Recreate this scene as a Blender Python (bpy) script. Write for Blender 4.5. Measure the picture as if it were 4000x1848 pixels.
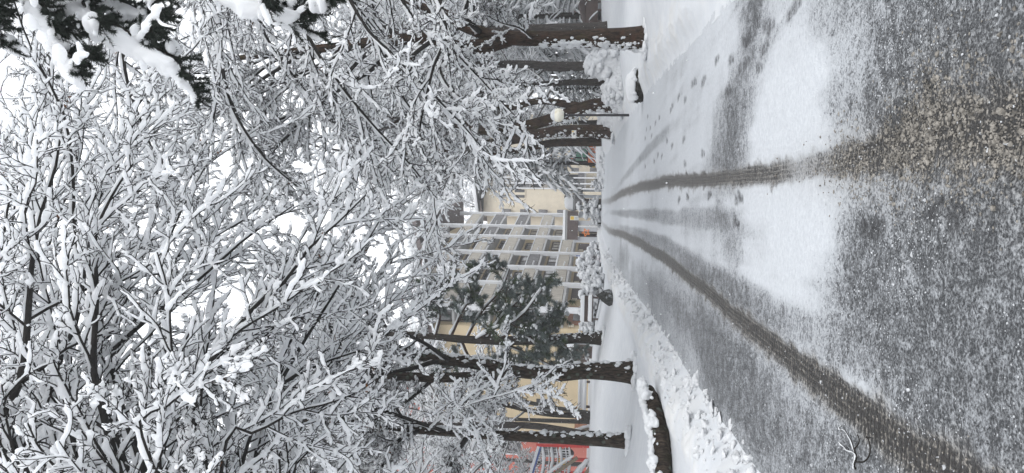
import bpy, math
import numpy as np

for o in list(bpy.data.objects):
    bpy.data.objects.remove(o)
SC = bpy.context.scene

# ------------------------------------------------------------------ camera
FPX = 2889.0
PITCH = math.atan(360 / FPX)
ROLL = math.radians(1.2)
_F = np.array([0, math.cos(PITCH), math.sin(PITCH)])
_R0 = np.array([1.0, 0, 0])
_U0 = np.array([0, -math.sin(PITCH), math.cos(PITCH)])
_R = _R0 * math.cos(ROLL) + _U0 * math.sin(ROLL)
_U = _U0 * math.cos(ROLL) - _R0 * math.sin(ROLL)
CAMP = np.array([0, 0, 1.6])
from mathutils import Matrix, Vector
cam = bpy.data.cameras.new('camera')
cam.sensor_fit = 'HORIZONTAL'
cam.sensor_width = 36.0
cam.lens = 36.0 * FPX / 4000.0
cam.clip_start = 0.05
cam.clip_end = 3000
camo = bpy.data.objects.new('camera', cam)
SC.collection.objects.link(camo)
_X, _Y, _Z = -_U, _R, -_F                  # the phone was held on its side
camo.matrix_world = Matrix(((_X[0], _Y[0], _Z[0], CAMP[0]), (_X[1], _Y[1], _Z[1], CAMP[1]),
                            (_X[2], _Y[2], _Z[2], CAMP[2]), (0, 0, 0, 1)))
SC.camera = camo

# ------------------------------------------------------------------ sky, sun, exposure
SUN_EL, SUN_AZ = math.radians(48), math.radians(150)
world = bpy.data.worlds.new('World')
SC.world = world
world.use_nodes = True
nt = world.node_tree
bg = nt.nodes['Background']
sky = nt.nodes.new('ShaderNodeTexSky')
sky.sky_type = 'NISHITA'
sky.sun_disc = False
sky.sun_elevation = SUN_EL
sky.sun_rotation = SUN_AZ
sky.air_density = 1.0
sky.dust_density = 4.0
hs = nt.nodes.new('ShaderNodeHueSaturation')
hs.inputs['Saturation'].default_value = 0.12
nt.links.new(sky.outputs[0], hs.inputs['Color'])
mx = nt.nodes.new('ShaderNodeMix')
mx.data_type = 'RGBA'
mx.inputs[0].default_value = 0.8
nt.links.new(hs.outputs[0], mx.inputs[6])
mx.inputs[7].default_value = (9.6, 9.9, 10.3, 1)          # even cloud cover
nt.links.new(mx.outputs[2], bg.inputs['Color'])
bg.inputs['Strength'].default_value = 0.10
sun = bpy.data.lights.new('sun', 'SUN')
sun.energy = 0.7
sun.angle = math.radians(40)
sun.color = (1.0, 0.98, 0.95)
suno = bpy.data.objects.new('sun', sun)
SC.collection.objects.link(suno)
suno.rotation_euler = (math.pi / 2 - SUN_EL, 0, math.pi - SUN_AZ)
SC.view_settings.view_transform = 'Standard'
SC.view_settings.look = 'None'
SC.view_settings.gamma = 1
SC.view_settings.exposure = 0.9
SC.cycles.max_bounces = 12
SC.cycles.diffuse_bounces = 10
SC.cycles.glossy_bounces = 2
SC.cycles.transmission_bounces = 6

# ------------------------------------------------------------------ helpers
def ray(x, y):
    return _F * FPX + _R * (924 - y) + _U * (2000 - x)

def at(x, y, Y):
    """world point that stands Y metres ahead on the line of sight of photo pixel x, y"""
    d = ray(x, y)
    return CAMP + d * (Y / d[1])

def sstep(a, b, x):
    t = np.clip((x - a) / (b - a), 0, 1)
    return t * t * (3 - 2 * t)

def _hash(ix, iy, iz, seed):
    h = (ix.astype(np.int64) * 374761393 + iy.astype(np.int64) * 668265263 + iz.astype(np.int64) * 2147483647 + seed * 144269) & 0xFFFFFFFF
    h = ((h ^ (h >> 13)) * 1274126177) & 0xFFFFFFFF
    h = ((h ^ (h >> 16)) * 2246822519) & 0xFFFFFFFF
    return (h ^ (h >> 15)).astype(np.float64) / 0xFFFFFFFF

def noise3(p, seed=0):
    """value noise -1..1 at points p (...,3)"""
    i = np.floor(p).astype(np.int64)
    f = p - i
    f = f * f * (3 - 2 * f)
    r = 0
    for dx in (0, 1):
        for dy in (0, 1):
            for dz in (0, 1):
                w = (f[..., 0] if dx else 1 - f[..., 0]) * (f[..., 1] if dy else 1 - f[..., 1]) * (f[..., 2] if dz else 1 - f[..., 2])
                r = r + w * _hash(i[..., 0] + dx, i[..., 1] + dy, i[..., 2] + dz, seed)
    return r * 2 - 1

def fbm2(X, Y, s, seed=0, oct=3):
    r, a, t = 0, 1.0, 0
    for k in range(oct):
        r = r + a * noise3(np.stack([X * s, Y * s, np.zeros_like(X) + 0.37], -1), seed + k)
        t += a
        a *= 0.5
        s *= 2.03
    return r / t

class MB:
    """collects quads, triangles; build() links them as one mesh object"""
    def __init__(s):
        s.v, s.q, s.t, s.n = [], [], [], 0
    def add(s, v, q=None, t=None):
        v = np.asarray(v, float).reshape(-1, 3)
        if q is not None and len(q): s.q.append(np.asarray(q, np.int64).reshape(-1, 4) + s.n)
        if t is not None and len(t): s.t.append(np.asarray(t, np.int64).reshape(-1, 3) + s.n)
        s.v.append(v)
        s.n += len(v)
        return s
    def box(s, x0, y0, z0, x1, y1, z1):
        v = [(x0, y0, z0), (x1, y0, z0), (x1, y1, z0), (x0, y1, z0), (x0, y0, z1), (x1, y0, z1), (x1, y1, z1), (x0, y1, z1)]
        return s.add(v, [(0, 3, 2, 1), (4, 5, 6, 7), (0, 1, 5, 4), (1, 2, 6, 5), (2, 3, 7, 6), (3, 0, 4, 7)])
    def bar(s, a, b, w, h=None):
        """square bar between two points"""
        a, b = np.array(a, float), np.array(b, float)
        h = h or w
        t = (b - a) / np.linalg.norm(b - a)
        ref = np.array([0, 0, 1.0]) if abs(t[2]) < .9 else np.array([1.0, 0, 0])
        x = np.cross(t, ref); x /= np.linalg.norm(x)
        y = np.cross(x, t)
        c = [(-w / 2, -h / 2), (w / 2, -h / 2), (w / 2, h / 2), (-w / 2, h / 2)]
        v = [a + x * i + y * j for i, j in c] + [b + x * i + y * j for i, j in c]
        return s.add(v, [(0, 3, 2, 1), (4, 5, 6, 7), (0, 1, 5, 4), (1, 2, 6, 5), (2, 3, 7, 6), (3, 0, 4, 7)])
    def prism(s, pts, axis, a, b):
        """polygon pts (2D) extruded along axis 'x','y' or 'z' from a to b"""
        n = len(pts)
        def P(p, d):
            return {'x': (d, p[0], p[1]), 'y': (p[0], d, p[1]), 'z': (p[0], p[1], d)}[axis]
        v = [P(p, a) for p in pts] + [P(p, b) for p in pts]
        q = [(i, (i + 1) % n, n + (i + 1) % n, n + i) for i in range(n)]
        t = [(0, i + 1, i) for i in range(1, n - 1)] + [(n, n + i, n + i + 1) for i in range(1, n - 1)]
        return s.add(v, q, t)
    def tube(s, P, R, sides=6, cap=False):
        P, R = np.asarray(P, float), np.asarray(R, float)
        if P.ndim == 2: P, R = P[None], R[None]
        N, n, _ = P.shape
        T = np.gradient(P, axis=1)
        T /= np.linalg.norm(T, axis=2, keepdims=True) + 1e-9
        vert = np.abs(T[:, :, 2].mean(1)) > .75
        ref = np.where(vert[:, None, None], np.array([1.0, 0, 0]), np.array([0, 0, 1.0]))
        A = np.cross(T, np.broadcast_to(ref, T.shape))
        A /= np.linalg.norm(A, axis=2, keepdims=True) + 1e-9
        B = np.cross(A, T)
        th = np.arange(sides) * 2 * math.pi / sides
        V = P[:, :, None] + R[:, :, None, None] * (A[:, :, None] * np.cos(th)[None, None, :, None] + B[:, :, None] * np.sin(th)[None, None, :, None])
        s._grid(V, N, n, sides)
        if cap:
            for e, flip in ((0, False), (n - 1, True)):
                c = s.n
                for k in range(N):
                    s.add(np.concatenate([V[k, e], P[k, e][None]]), None,
                          [((j + 1) % sides, j, sides) if flip is False else (j, (j + 1) % sides, sides) for j in range(sides)])
        return s
    def _grid(s, V, N, n, m):
        i = np.arange(N)[:, None, None] * n * m
        j = np.arange(n - 1)[None, :, None] * m
        k = np.arange(m)[None, None, :]
        k2 = (k + 1) % m
        q = np.stack([i + j + k, i + j + k2, i + j + m + k2, i + j + m + k], -1)
        s.add(V, q.reshape(-1, 4))
    def snow(s, P, R, w, h, rng, sides=6, gap=.1, lump=.5, steep=.22, vmin=.22, sub=1):
        """snow lying along branches P: w half-width, h height"""
        if sub > 1:
            n0 = P.shape[1]
            x = np.linspace(0, n0 - 1, (n0 - 1) * sub + 1)
            i0 = np.clip(x.astype(int), 0, n0 - 2)
            fr = (x - i0)[None, :, None]
            P = P[:, i0] * (1 - fr) + P[:, i0 + 1] * fr
            R = R[:, i0] * (1 - fr[..., 0]) + R[:, i0 + 1] * fr[..., 0]
        N, n, _ = P.shape
        T = np.gradient(P, axis=1)
        T /= np.linalg.norm(T, axis=2, keepdims=True) + 1e-9
        hz = np.sqrt(np.clip(1 - T[:, :, 2] ** 2, 0, 1))
        load = vmin + (1 - vmin) * np.clip((hz - steep) / .5, 0, 1)
        m = 1 - lump + 2 * lump * rng.random((N, n))
        m = np.where(rng.random((N, n)) < gap, .25, m)
        m = (m + .5 * np.roll(m, 1, 1) + .5 * np.roll(m, -1, 1)) / 2
        m = m * (.75 + .5 * rng.random((N, 1)))
        load = load * m
        load[:, 0] *= .8
        load[:, -1] *= .95
        A = np.cross(T, np.broadcast_to(np.array([0, 0, 1.0]), T.shape))
        A += 1e-4 * np.array([1.0, .3, 0])
        A /= np.linalg.norm(A, axis=2, keepdims=True)
        B = np.cross(A, T)
        W = (w * load + R * .45)[:, :, None, None]
        H = (h * load * .5 + R * .3)[:, :, None, None]
        th = np.arange(sides) * 2 * math.pi / sides + math.pi / sides
        c = P + B * (H[:, :, :, 0] + R[:, :, None] * .35)
        # the ends are rounded off by pulling the last ring in
        E = np.ones((1, n, 1, 1)); E[0, 0] = .5; E[0, -1] = .8
        cx, sx = np.cos(th), np.sin(th)
        jit = .68 + .64 * rng.random((N, n, sides, 1))
        V = c[:, :, None] + A[:, :, None] * cx[None, None, :, None] * W * E * jit + B[:, :, None] * sx[None, None, :, None] * H * E * jit
        ext = np.zeros_like(P)
        ext[:, -1] = T[:, -1] * (w * .12)
        V = V + ext[:, :, None]
        s._grid(V, N, n, sides)
        # closing fans
        base = s.n
        tips = np.concatenate([c[:, 0], c[:, -1] + ext[:, -1] * 4.0])
        s.add(tips)
        g0 = base - N * n * sides
        i = np.arange(N)[:, None] * n * sides
        k = np.arange(sides)[None]
        k2 = (k + 1) % sides
        t1 = np.stack([g0 + i + k2, g0 + i + k, np.broadcast_to(base + np.arange(N)[:, None], (N, sides))], -1)
        e = (n - 1) * sides
        t2 = np.stack([g0 + i + e + k, g0 + i + e + k2, np.broadcast_to(base + N + np.arange(N)[:, None], (N, sides))], -1)
        s.t.append(t1.reshape(-1, 3)); s.t.append(t2.reshape(-1, 3))
        return s
    def blobs(s, C, S, rng, level=2, amp=.25, freq=1.3, flat=0.0):
        """lumpy balls at C (N,3) with radii S (N,3)"""
        V0, F0 = ICO[level]
        C, S = np.asarray(C, float).reshape(-1, 3), np.asarray(S, float).reshape(-1, 3)
        N, m = len(C), len(V0)
        off = rng.random((N, 1, 3)) * 50
        d = 1 + amp * noise3(V0[None] * freq + off, 5) + amp * .5 * noise3(V0[None] * freq * 2.4 + off, 9)
        V = V0[None] * d[..., None]
        if flat:
            V[..., 2] = np.where(V[..., 2] < 0, V[..., 2] * (1 - flat), V[..., 2])
        V = C[:, None] + V * S[:, None]
        s.add(V, None, (F0[None] + (np.arange(N) * m)[:, None, None]).reshape(-1, 3))
        return s
    def build(s, name, mat, parent=None, origin=None, flat=False, attrs=None):
        me = bpy.data.meshes.new(name)
        v = np.concatenate(s.v) if s.v else np.zeros((0, 3))
        if origin is not None: v = v - np.asarray(origin)
        q = np.concatenate(s.q) if s.q else np.zeros((0, 4), np.int64)
        t = np.concatenate(s.t) if s.t else np.zeros((0, 3), np.int64)
        me.vertices.add(len(v))
        me.vertices.foreach_set('co', v.astype(np.float32).ravel())
        me.loops.add(q.size + t.size)
        me.loops.foreach_set('vertex_index', np.concatenate([q.ravel(), t.ravel()]).astype(np.int32))
        me.polygons.add(len(q) + len(t))
        me.polygons.foreach_set('loop_start', np.concatenate([np.arange(len(q)) * 4, q.size + np.arange(len(t)) * 3]).astype(np.int32))
        if flat:
            me.polygons.foreach_set('use_smooth', np.zeros(len(q) + len(t), bool))
        for k, a in (attrs or {}).items():
            at_ = me.attributes.new(k, 'FLOAT', 'POINT')
            at_.data.foreach_set('value', np.asarray(a, np.float32).ravel())
        me.update(calc_edges=True)
        me.validate()
        if mat: me.materials.append(mat)
        o = bpy.data.objects.new(name, me)
        SC.collection.objects.link(o)
        if parent is not None: o.parent = parent
        return o

def _ico():
    t = (1 + 5 ** .5) / 2
    v = np.array([(-1, t, 0), (1, t, 0), (-1, -t, 0), (1, -t, 0), (0, -1, t), (0, 1, t), (0, -1, -t), (0, 1, -t), (t, 0, -1), (t, 0, 1), (-t, 0, -1), (-t, 0, 1)], float)
    f = [(0, 11, 5), (0, 5, 1), (0, 1, 7), (0, 7, 10), (0, 10, 11), (1, 5, 9), (5, 11, 4), (11, 10, 2), (10, 7, 6), (7, 1, 8), (3, 9, 4), (3, 4, 2), (3, 2, 6), (3, 6, 8), (3, 8, 9), (4, 9, 5), (2, 4, 11), (6, 2, 10), (8, 6, 7), (9, 8, 1)]
    v = list(v / np.linalg.norm(v[0]))
    out = [(np.array(v), np.array(f))]
    for _ in range(4):
        c, g = {}, []
        def mid(a, b):
            k = (min(a, b), max(a, b))
            if k not in c:
                m = v[a] + v[b]
                v.append(m / np.linalg.norm(m)); c[k] = len(v) - 1
            return c[k]
        for a, b, d in f:
            ab, bd, da = mid(a, b), mid(b, d), mid(d, a)
            g += [(a, ab, da), (b, bd, ab), (d, da, bd), (ab, bd, da)]
        f = g
        out.append((np.array(v), np.array(f)))
    return out
ICO = _ico()

def melt(o, voxel, smooth=2):
    """joins overlapping lumps of snow into one skin"""
    r = o.modifiers.new('merge', 'REMESH')
    r.mode = 'VOXEL'
    r.voxel_size = voxel
    r.use_smooth_shade = True
    m_ = o.modifiers.new('smooth', 'SMOOTH')
    m_.factor = .5
    m_.iterations = smooth

def tag(o, label=None, cat=None, group=None, kind=None):
    if label: o['label'] = label
    if cat: o['category'] = cat
    if group: o['group'] = group
    if kind: o['kind'] = kind
    return o

def thing(name, label, cat, loc=(0, 0, 0), rz=0.0, group=None):
    o = bpy.data.objects.new(name, None)
    SC.collection.objects.link(o)
    o.location = [float(c) for c in loc]
    o.rotation_euler = (0, 0, rz)
    return tag(o, label, cat, group)

def copy_tree(o, parent=None):
    c = o.copy()
    SC.collection.objects.link(c)
    if parent is not None: c.parent = parent
    for ch in list(o.children):
        copy_tree(ch, c)
    return c

def spline(pts, n):
    """smooth curve through pts, n points evenly spaced"""
    p = np.array(pts, float)
    q = np.concatenate([[2 * p[0] - p[1]], p, [2 * p[-1] - p[-2]]])
    out = []
    for i in range(1, len(q) - 2):
        for t in np.linspace(0, 1, 12, endpoint=False):
            a, b, c, d = q[i - 1], q[i], q[i + 1], q[i + 2]
            out.append(.5 * (2 * b + (c - a) * t + (2 * a - 5 * b + 4 * c - d) * t * t + (3 * b - a - 3 * c + d) * t ** 3))
    out.append(p[-1])
    out = np.array(out)
    L = np.concatenate([[0], np.cumsum(np.linalg.norm(np.diff(out[:, :3], axis=0), axis=1))])
    s = np.linspace(0, L[-1], n)
    return np.stack([np.interp(s, L, out[:, k]) for k in range(out.shape[1])], 1)

# ------------------------------------------------------------------ materials
class NT:
    def __init__(s, name, rough=.7, spec=.3):
        s.m = bpy.data.materials.new(name)
        s.m.use_nodes = True
        s.t = s.m.node_tree
        s.b = s.t.nodes['Principled BSDF']
        s.b.inputs['Roughness'].default_value = rough
        s.b.inputs['Specular IOR Level'].default_value = spec
        s.co = s.t.nodes.new('ShaderNodeTexCoord')
    def n(s, kind, **kw):
        return s.t.nodes.new('ShaderNode' + kind)
    def link(s, a, b): s.t.links.new(a, b)
    def val(s, x, sock):
        if isinstance(x, (int, float)): sock.default_value = x
        elif isinstance(x, tuple): sock.default_value = x if len(x) != 3 else (*x, 1)
        else: s.link(x, sock)
    def noise(s, scale, detail=4, rough=.6, vec=None, dist=0):
        k = s.n('TexNoise')
        k.inputs['Scale'].default_value = scale
        k.inputs['Detail'].default_value = detail
        k.inputs['Roughness'].default_value = rough
        k.inputs['Distortion'].default_value = dist
        s.link(vec or s.co.outputs['Object'], k.inputs['Vector'])
        return k.outputs['Fac']
    def stretch(s, sx, sy, sz):
        k = s.n('Mapping')
        k.inputs['Scale'].default_value = (sx, sy, sz)
        s.link(s.co.outputs['Object'], k.inputs['Vector'])
        return k.outputs['Vector']
    def ramp(s, x, a, b, lo=0.0, hi=1.0):
        k = s.n('MapRange')
        k.interpolation_type = 'SMOOTHSTEP'
        s.val(x, k.inputs['Value'])
        for i, c in ((1, a), (2, b), (3, lo), (4, hi)): s.val(c, k.inputs[i])
        return k.outputs[0]
    def math(s, op, a, b=0.0, c=None):
        k = s.n('Math')
        k.operation = op
        s.val(a, k.inputs[0]); s.val(b, k.inputs[1])
        if c is not None: s.val(c, k.inputs[2])
        return k.outputs[0]
    def mix(s, f, a, b):
        k = s.n('Mix')
        k.data_type = 'RGBA'
        s.val(f, k.inputs[0]); s.val(a, k.inputs[6]); s.val(b, k.inputs[7])
        return k.outputs[2]
    def attr(s, name):
        k = s.n('Attribute')
        k.attribute_name = name
        return k.outputs['Fac']
    def bump(s, h, strength=.4, dist=.02):
        k = s.n('Bump')
        k.inputs['Strength'].default_value = strength
        k.inputs['Distance'].default_value = dist
        s.link(h, k.inputs['Height'])
        s.link(k.outputs[0], s.b.inputs['Normal'])
    def col(s, c): s.val(c, s.b.inputs['Base Color'])

def m_snow(name, a=(.84, .855, .88), b=(.77, .79, .82), scale=14, bump=.35, dist=.015, trans=0):
    m = NT(name, .75, .15)
    x = m.noise(scale, 5, .65)
    m.col(m.mix(m.ramp(x, .35, .7), b, a))
    m.bump(m.noise(scale * 4, 4, .6), bump, dist)
    if trans:
        t = m.n('BsdfTranslucent'); t.inputs['Color'].default_value = (.97, .975, .985, 1)
        mixs = m.n('MixShader'); mixs.inputs[0].default_value = trans
        m.link(m.b.outputs[0], mixs.inputs[1]); m.link(t.outputs[0], mixs.inputs[2])
        m.link(mixs.outputs[0], m.t.nodes['Material Output'].inputs['Surface'])
    return m.m

def m_plain(name, c, rough=.6, var=.18, scale=6, spec=.3, bump=0, metal=0.0):
    m = NT(name, rough, spec)
    x = m.noise(scale, 5, .65)
    d = tuple(v * (1 - var) for v in c)
    e = tuple(min(1, v * (1 + var)) for v in c)
    m.col(m.mix(m.ramp(x, .3, .7), d, e))
    m.b.inputs['Metallic'].default_value = metal
    if bump: m.bump(m.noise(scale * 8, 4), bump, .01)
    return m.m

def m_bark(name, dark, light, moss=None, moss_at=(.5, .62), lichen=None, red=None):
    m = NT(name, .9, .15)
    v = m.stretch(1, 1, .22)
    x = m.noise(26, 6, .7, v, .4)
    c = m.mix(m.ramp(x, .38, .66), dark, light)
    if red: c = m.mix(m.ramp(m.noise(5, 4), .5, .66, 0, .8), c, red)
    if moss: c = m.mix(m.ramp(m.noise(3.2, 5, .7), *moss_at, 0, .85), c, moss)
    if lichen:
        k = m.n('TexVoronoi')
        k.inputs['Scale'].default_value = 5.5
        m.link(m.co.outputs['Object'], k.inputs['Vector'])
        y = m.math('ADD', k.outputs['Distance'], m.math('MULTIPLY', m.noise(18, 4), .35))
        c = m.mix(m.ramp(y, .36, .50, .75, 0), c, lichen)
    m.col(m.mix(.36, c, (.004, .0035, .003)))
    m.bump(x, 1.0, .03)
    return m.m

M = {}
M['snow'] = m_snow('snow_fresh', (.72, .73, .745), (.67, .685, .705), trans=.15)
M['snow_ground'] = m_snow('snow_ground', (.80, .82, .85), (.74, .765, .80), 5, .3, .012)
M['snow_berm'] = m_snow('snow_ploughed', (.61, .62, .635), (.545, .555, .57), 9, .5, .03)
M['snow_twig'] = m_snow('snow_on_twigs', (.955, .96, .97), (.93, .94, .955), 20, .25, .01, .58)
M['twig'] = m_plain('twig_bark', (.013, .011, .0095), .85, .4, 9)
M['twig_far'] = m_plain('twig_bark_paled', (.10, .094, .09), .85, .35, 6)  # distant twigs coloured paler, brightness put into the bark to offset their shade
M['bark'] = m_bark('bark_dark', (.015, .012, .009), (.10, .075, .058), (.035, .035, .018), (.52, .7), (.13, .155, .13))
M['bark_moss'] = m_bark('bark_mossy', (.016, .011, .008), (.11, .075, .055), (.06, .055, .014), (.54, .7), None, (.085, .045, .03))
M['bark_grey'] = m_bark('bark_grey', (.035, .030, .027), (.115, .10, .09))
M['bark_young'] = m_bark('bark_young', (.05, .047, .042), (.15, .14, .125), None, (.5, .6), (.19, .19, .165))
M['bark_pine'] = m_bark('bark_pine', (.014, .011, .009), (.06, .045, .035), None, (.5, .6), (.055, .06, .045))
M['bark_red'] = m_bark('bark_pine_red', (.025, .016, .012), (.11, .055, .035))
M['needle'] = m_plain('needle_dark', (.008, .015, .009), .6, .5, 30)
M['needle_frost'] = m_plain('needle_frosted', (.10, .125, .118), .7, .5, 8)
M['needle_pine'] = m_plain('needle_pine', (.048, .072, .032), .6, .5, 6)
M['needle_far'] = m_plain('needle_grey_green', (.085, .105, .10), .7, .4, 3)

# ------------------------------------------------------------------ terrain
_EL = np.array([(-8, -2.1), (6.65, -2.01), (8.35, -1.97), (10.6, -1.93), (15.6, -1.68), (28.9, -1.36), (38, -.9), (60, .7), (100, 4.0)])
_ER = np.array([(-8, 2.4), (6, 2.5), (8.1, 2.58), (11.3, 2.92), (17.4, 3.52), (28.1, 4.35), (44, 5.1), (60, 6.3), (100, 9.8)])
_TR = np.array([(-8, .05), (2.89, .42), (3.2, .48), (3.6, .55), (4.32, .50), (5.0, .50), (6.57, .57), (8.96, .72), (10.98, .88), (14.2, 1.10), (20.2, 1.41), (28.8, 1.76), (41, 2.08), (60, 2.9), (90, 5)])
_TL = np.array([(-8, -1.1), (3.4, -.98), (4.24, -.96), (5.11, -.93), (6.45, -.85), (8.05, -.77), (9.7, -.62), (14, -.35), (19.9, -.10), (28.2, .17), (40, .40), (60, 1.3), (90, 3.4)])
def xl(Y): return np.interp(Y, _EL[:, 0], _EL[:, 1])
def xr(Y): return np.interp(Y, _ER[:, 0], _ER[:, 1])
def base(Y): return 2.0 - 6 * .033 * np.logaddexp(0, (60.6 - Y) / 6)
def shape(X, Y):
    """height of snow above the road plane, coarse"""
    dl, dr = xl(Y) - X, X - xr(Y)
    h = .20 * sstep(0, .28, dl) + .10 * np.exp(-((dl - .55) / .3) ** 2) + .05 * sstep(.9, 1.8, dl) + .40 * sstep(1.6, 4.5, dl) * sstep(10, 16, Y) + .12 * sstep(3, 8, dl)
    k = sstep(9.4, 11.2, Y)                                   # a cleared path leaves the road on the right, near the camera
    h = h + (.16 * sstep(0, .55, dr) + .16 * sstep(.7, 2.2, dr)) * (k * .9 + .1) + .35 * sstep(4, 10, dr) * k
    return h
def terrain(X, Y): return base(Y) + shape(X, Y)
def tz(X, Y): return float(terrain(np.array([float(X)]), np.array([float(Y)]))[0])
def ground(x, y):
    """point of the terrain seen at photo pixel x, y"""
    d = ray(x, y)
    lo = 2.0
    for Yv in np.linspace(2.0, 120, 4000):
        p = CAMP + d * (Yv / d[1])
        if p[2] < tz(p[0], Yv): break
    p[2] = tz(p[0], Yv)
    return p

def rows():
    a = np.arange(-6, 2.4, .12)
    b = np.exp(np.arange(math.log(2.4), math.log(110), .0055))
    c = np.array([115, 125, 140, 160, 190, 230])
    return np.concatenate([a, b, c])
YR = rows()

def sheet(name, X, Y, Z, mat, attrs=None, kind='structure'):
    n, m = X.shape
    b = MB()
    i = np.arange(n - 1)[:, None] * m
    j = np.arange(m - 1)[None]
    q = np.stack([i + j, i + j + 1, i + m + j + 1, i + m + j], -1).reshape(-1, 4)
    b.add(np.stack([X, Y, Z], -1), q)
    o = b.build(name, mat, attrs=attrs)
    o['kind'] = kind
    return o

def verge(side):
    d = np.concatenate([np.arange(-.06, 2.4, .024), 2.4 + (np.exp(np.linspace(0, math.log(50), 80)) - 1) * 2.2])
    Y = np.repeat(YR[:, None], len(d), 1)
    e = xl(Y) if side < 0 else xr(Y)
    edge_n = .05 * fbm2(Y, Y * 0 + side * 7, 2.2, 3, 3)
    D = d[None] + 0 * Y
    X = e + side * D + edge_n * np.exp(-D / .8)
    Z = terrain(X, Y)
    clump = fbm2(X, Y, 3.4, 11, 4)
    fine = fbm2(X, Y, 16, 23, 3)
    smooth = fbm2(X, Y, .5, 31, 3)
    if side < 0:
        bm = np.exp(-((D - .45) / .42) ** 2)
        Z += bm * (.06 * clump + .035 * np.abs(clump) + .012 * fine) + (1 - bm) * .008 * fine * np.exp(-Y / 30)
    else:
        bm = np.exp(-((D - .5) / .5) ** 2) * sstep(8, 13, Y)
        Z += bm * (.05 * clump + .015 * fine) + .006 * fine * np.exp(-Y / 30)
    Z += smooth * .05 * sstep(.6, 2, D)
    Z[:, 0] -= .12
    Z[:, 1] -= .05
    b = bm * sstep(-.5, .5, clump)
    if side > 0: X, Y, Z, b = X[:, :], Y, Z, b
    else: X, Y, Z, b = X[:, ::-1], Y[:, ::-1], Z[:, ::-1], b[:, ::-1]
    return sheet('snow_bank_ground' if side < 0 else 'snow_verge_ground', X, Y, Z, M['verge'], {'berm': b})

def m_verge():
    m = NT('snow_verge', .75, .15)
    x = m.noise(3, 5, .6)
    c = m.mix(m.ramp(x, .3, .7), (.54, .56, .588), (.59, .605, .624))
    c = m.mix(m.ramp(m.attr('berm'), .1, .9, 0, .6), c, (.57, .565, .55))
    m.col(c)
    m.bump(m.noise(55, 5, .6), .45, .012)
    return m.m
M['verge'] = m_verge()

def m_road():
    m = NT('road_slush', .6, .35)
    bare, brown, foot = m.attr('bare'), m.attr('brown'), m.attr('foot')
    n1 = m.noise(75, 3, .6)
    n2 = m.noise(26, 4, .6)
    n3 = m.noise(7, 4, .55)
    tr = m.noise(60, 2, .5, m.stretch(.35, 1.0, 1))
    tu, tv, tm = m.attr('along'), m.attr('across'), m.attr('tread')
    chev = m.math('SINE', m.math('MULTIPLY_ADD', tu, 6.2832 / .052, m.math('MULTIPLY', m.math('ABSOLUTE', tv), 5.0)))
    line = m.math('SINE', m.math('MULTIPLY', tv, 8.5))
    prof = m.math('ADD', m.math('MULTIPLY', chev, .5), m.math('MULTIPLY', m.math('POWER', m.math('ABSOLUTE', line), 6.0), -.7))
    prof = m.math('MULTIPLY', prof, tm)
    n = m.math('ADD', m.math('MULTIPLY', n1, .55), m.math('MULTIPLY', n2, .45))
    n = m.math('ADD', n, m.math('MULTIPLY', m.math('SUBTRACT', n3, .5), .35))
    n = m.math('ADD', n, m.math('MULTIPLY', m.math('MULTIPLY', m.math('SUBTRACT', tr, .5), .5), brown))
    thr = m.math('MULTIPLY_ADD', bare, .60, .19)
    thr = m.math('ADD', thr, m.math('MULTIPLY', prof, .16))
    d = m.math('SUBTRACT', thr, n)
    speck = m.ramp(m.math('MAXIMUM', m.noise(48, 2, .5), m.math('ADD', m.noise(19, 3, .55), -.02)), .57, .68, 0, .8)
    dark = m.math('MAXIMUM', m.ramp(d, -.115, .085), m.math('MULTIPLY', speck, m.ramp(bare, .12, .45)))
    film = m.ramp(bare, .0, .58, 0, .58)
    snow = m.mix(m.ramp(n2, .3, .7), (.455, .475, .503), (.525, .545, .57))
    snow = m.mix(film, snow, (.155, .162, .172))
    grain = m.mix(m.ramp(n1, .4, .65), (.10, .09, .077), (.27, .245, .21))
    snow = m.mix(m.math('MULTIPLY', brown, .9), snow, grain)
    asph = m.mix(m.ramp(n1, .35, .65), (.035, .037, .040), (.095, .099, .105))
    asph = m.mix(m.math('MULTIPLY', brown, .85), asph, (.022, .0195, .0175))
    c = m.mix(dark, snow, asph)
    fd = m.math('MULTIPLY', foot, m.ramp(n2, .36, .66, 1.0, .5))
    c = m.mix(fd, c, (.03, .03, .032))
    m.col(c)
    m.link(m.ramp(dark, 0, 1, .72, .38), m.b.inputs['Roughness'])
    h = m.math('SUBTRACT', m.math('SUBTRACT', n, m.math('MULTIPLY', dark, .35)), m.math('MULTIPLY', prof, .4))
    m.bump(h, .75, .02)
    return m.m
M['road'] = m_road()

def gpt(x, y):
    d = ray(x, y)
    Y = 2.9
    for _ in range(60):
        t = (float(base(np.array(Y))) - 1.6) / d[2]
        Y2 = d[1] * t
        if not 0 < Y2 < 80: Y2 = 60
        Y = .6 * Y + .4 * Y2
    return CAMP + d * (Y / d[1])

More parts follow.
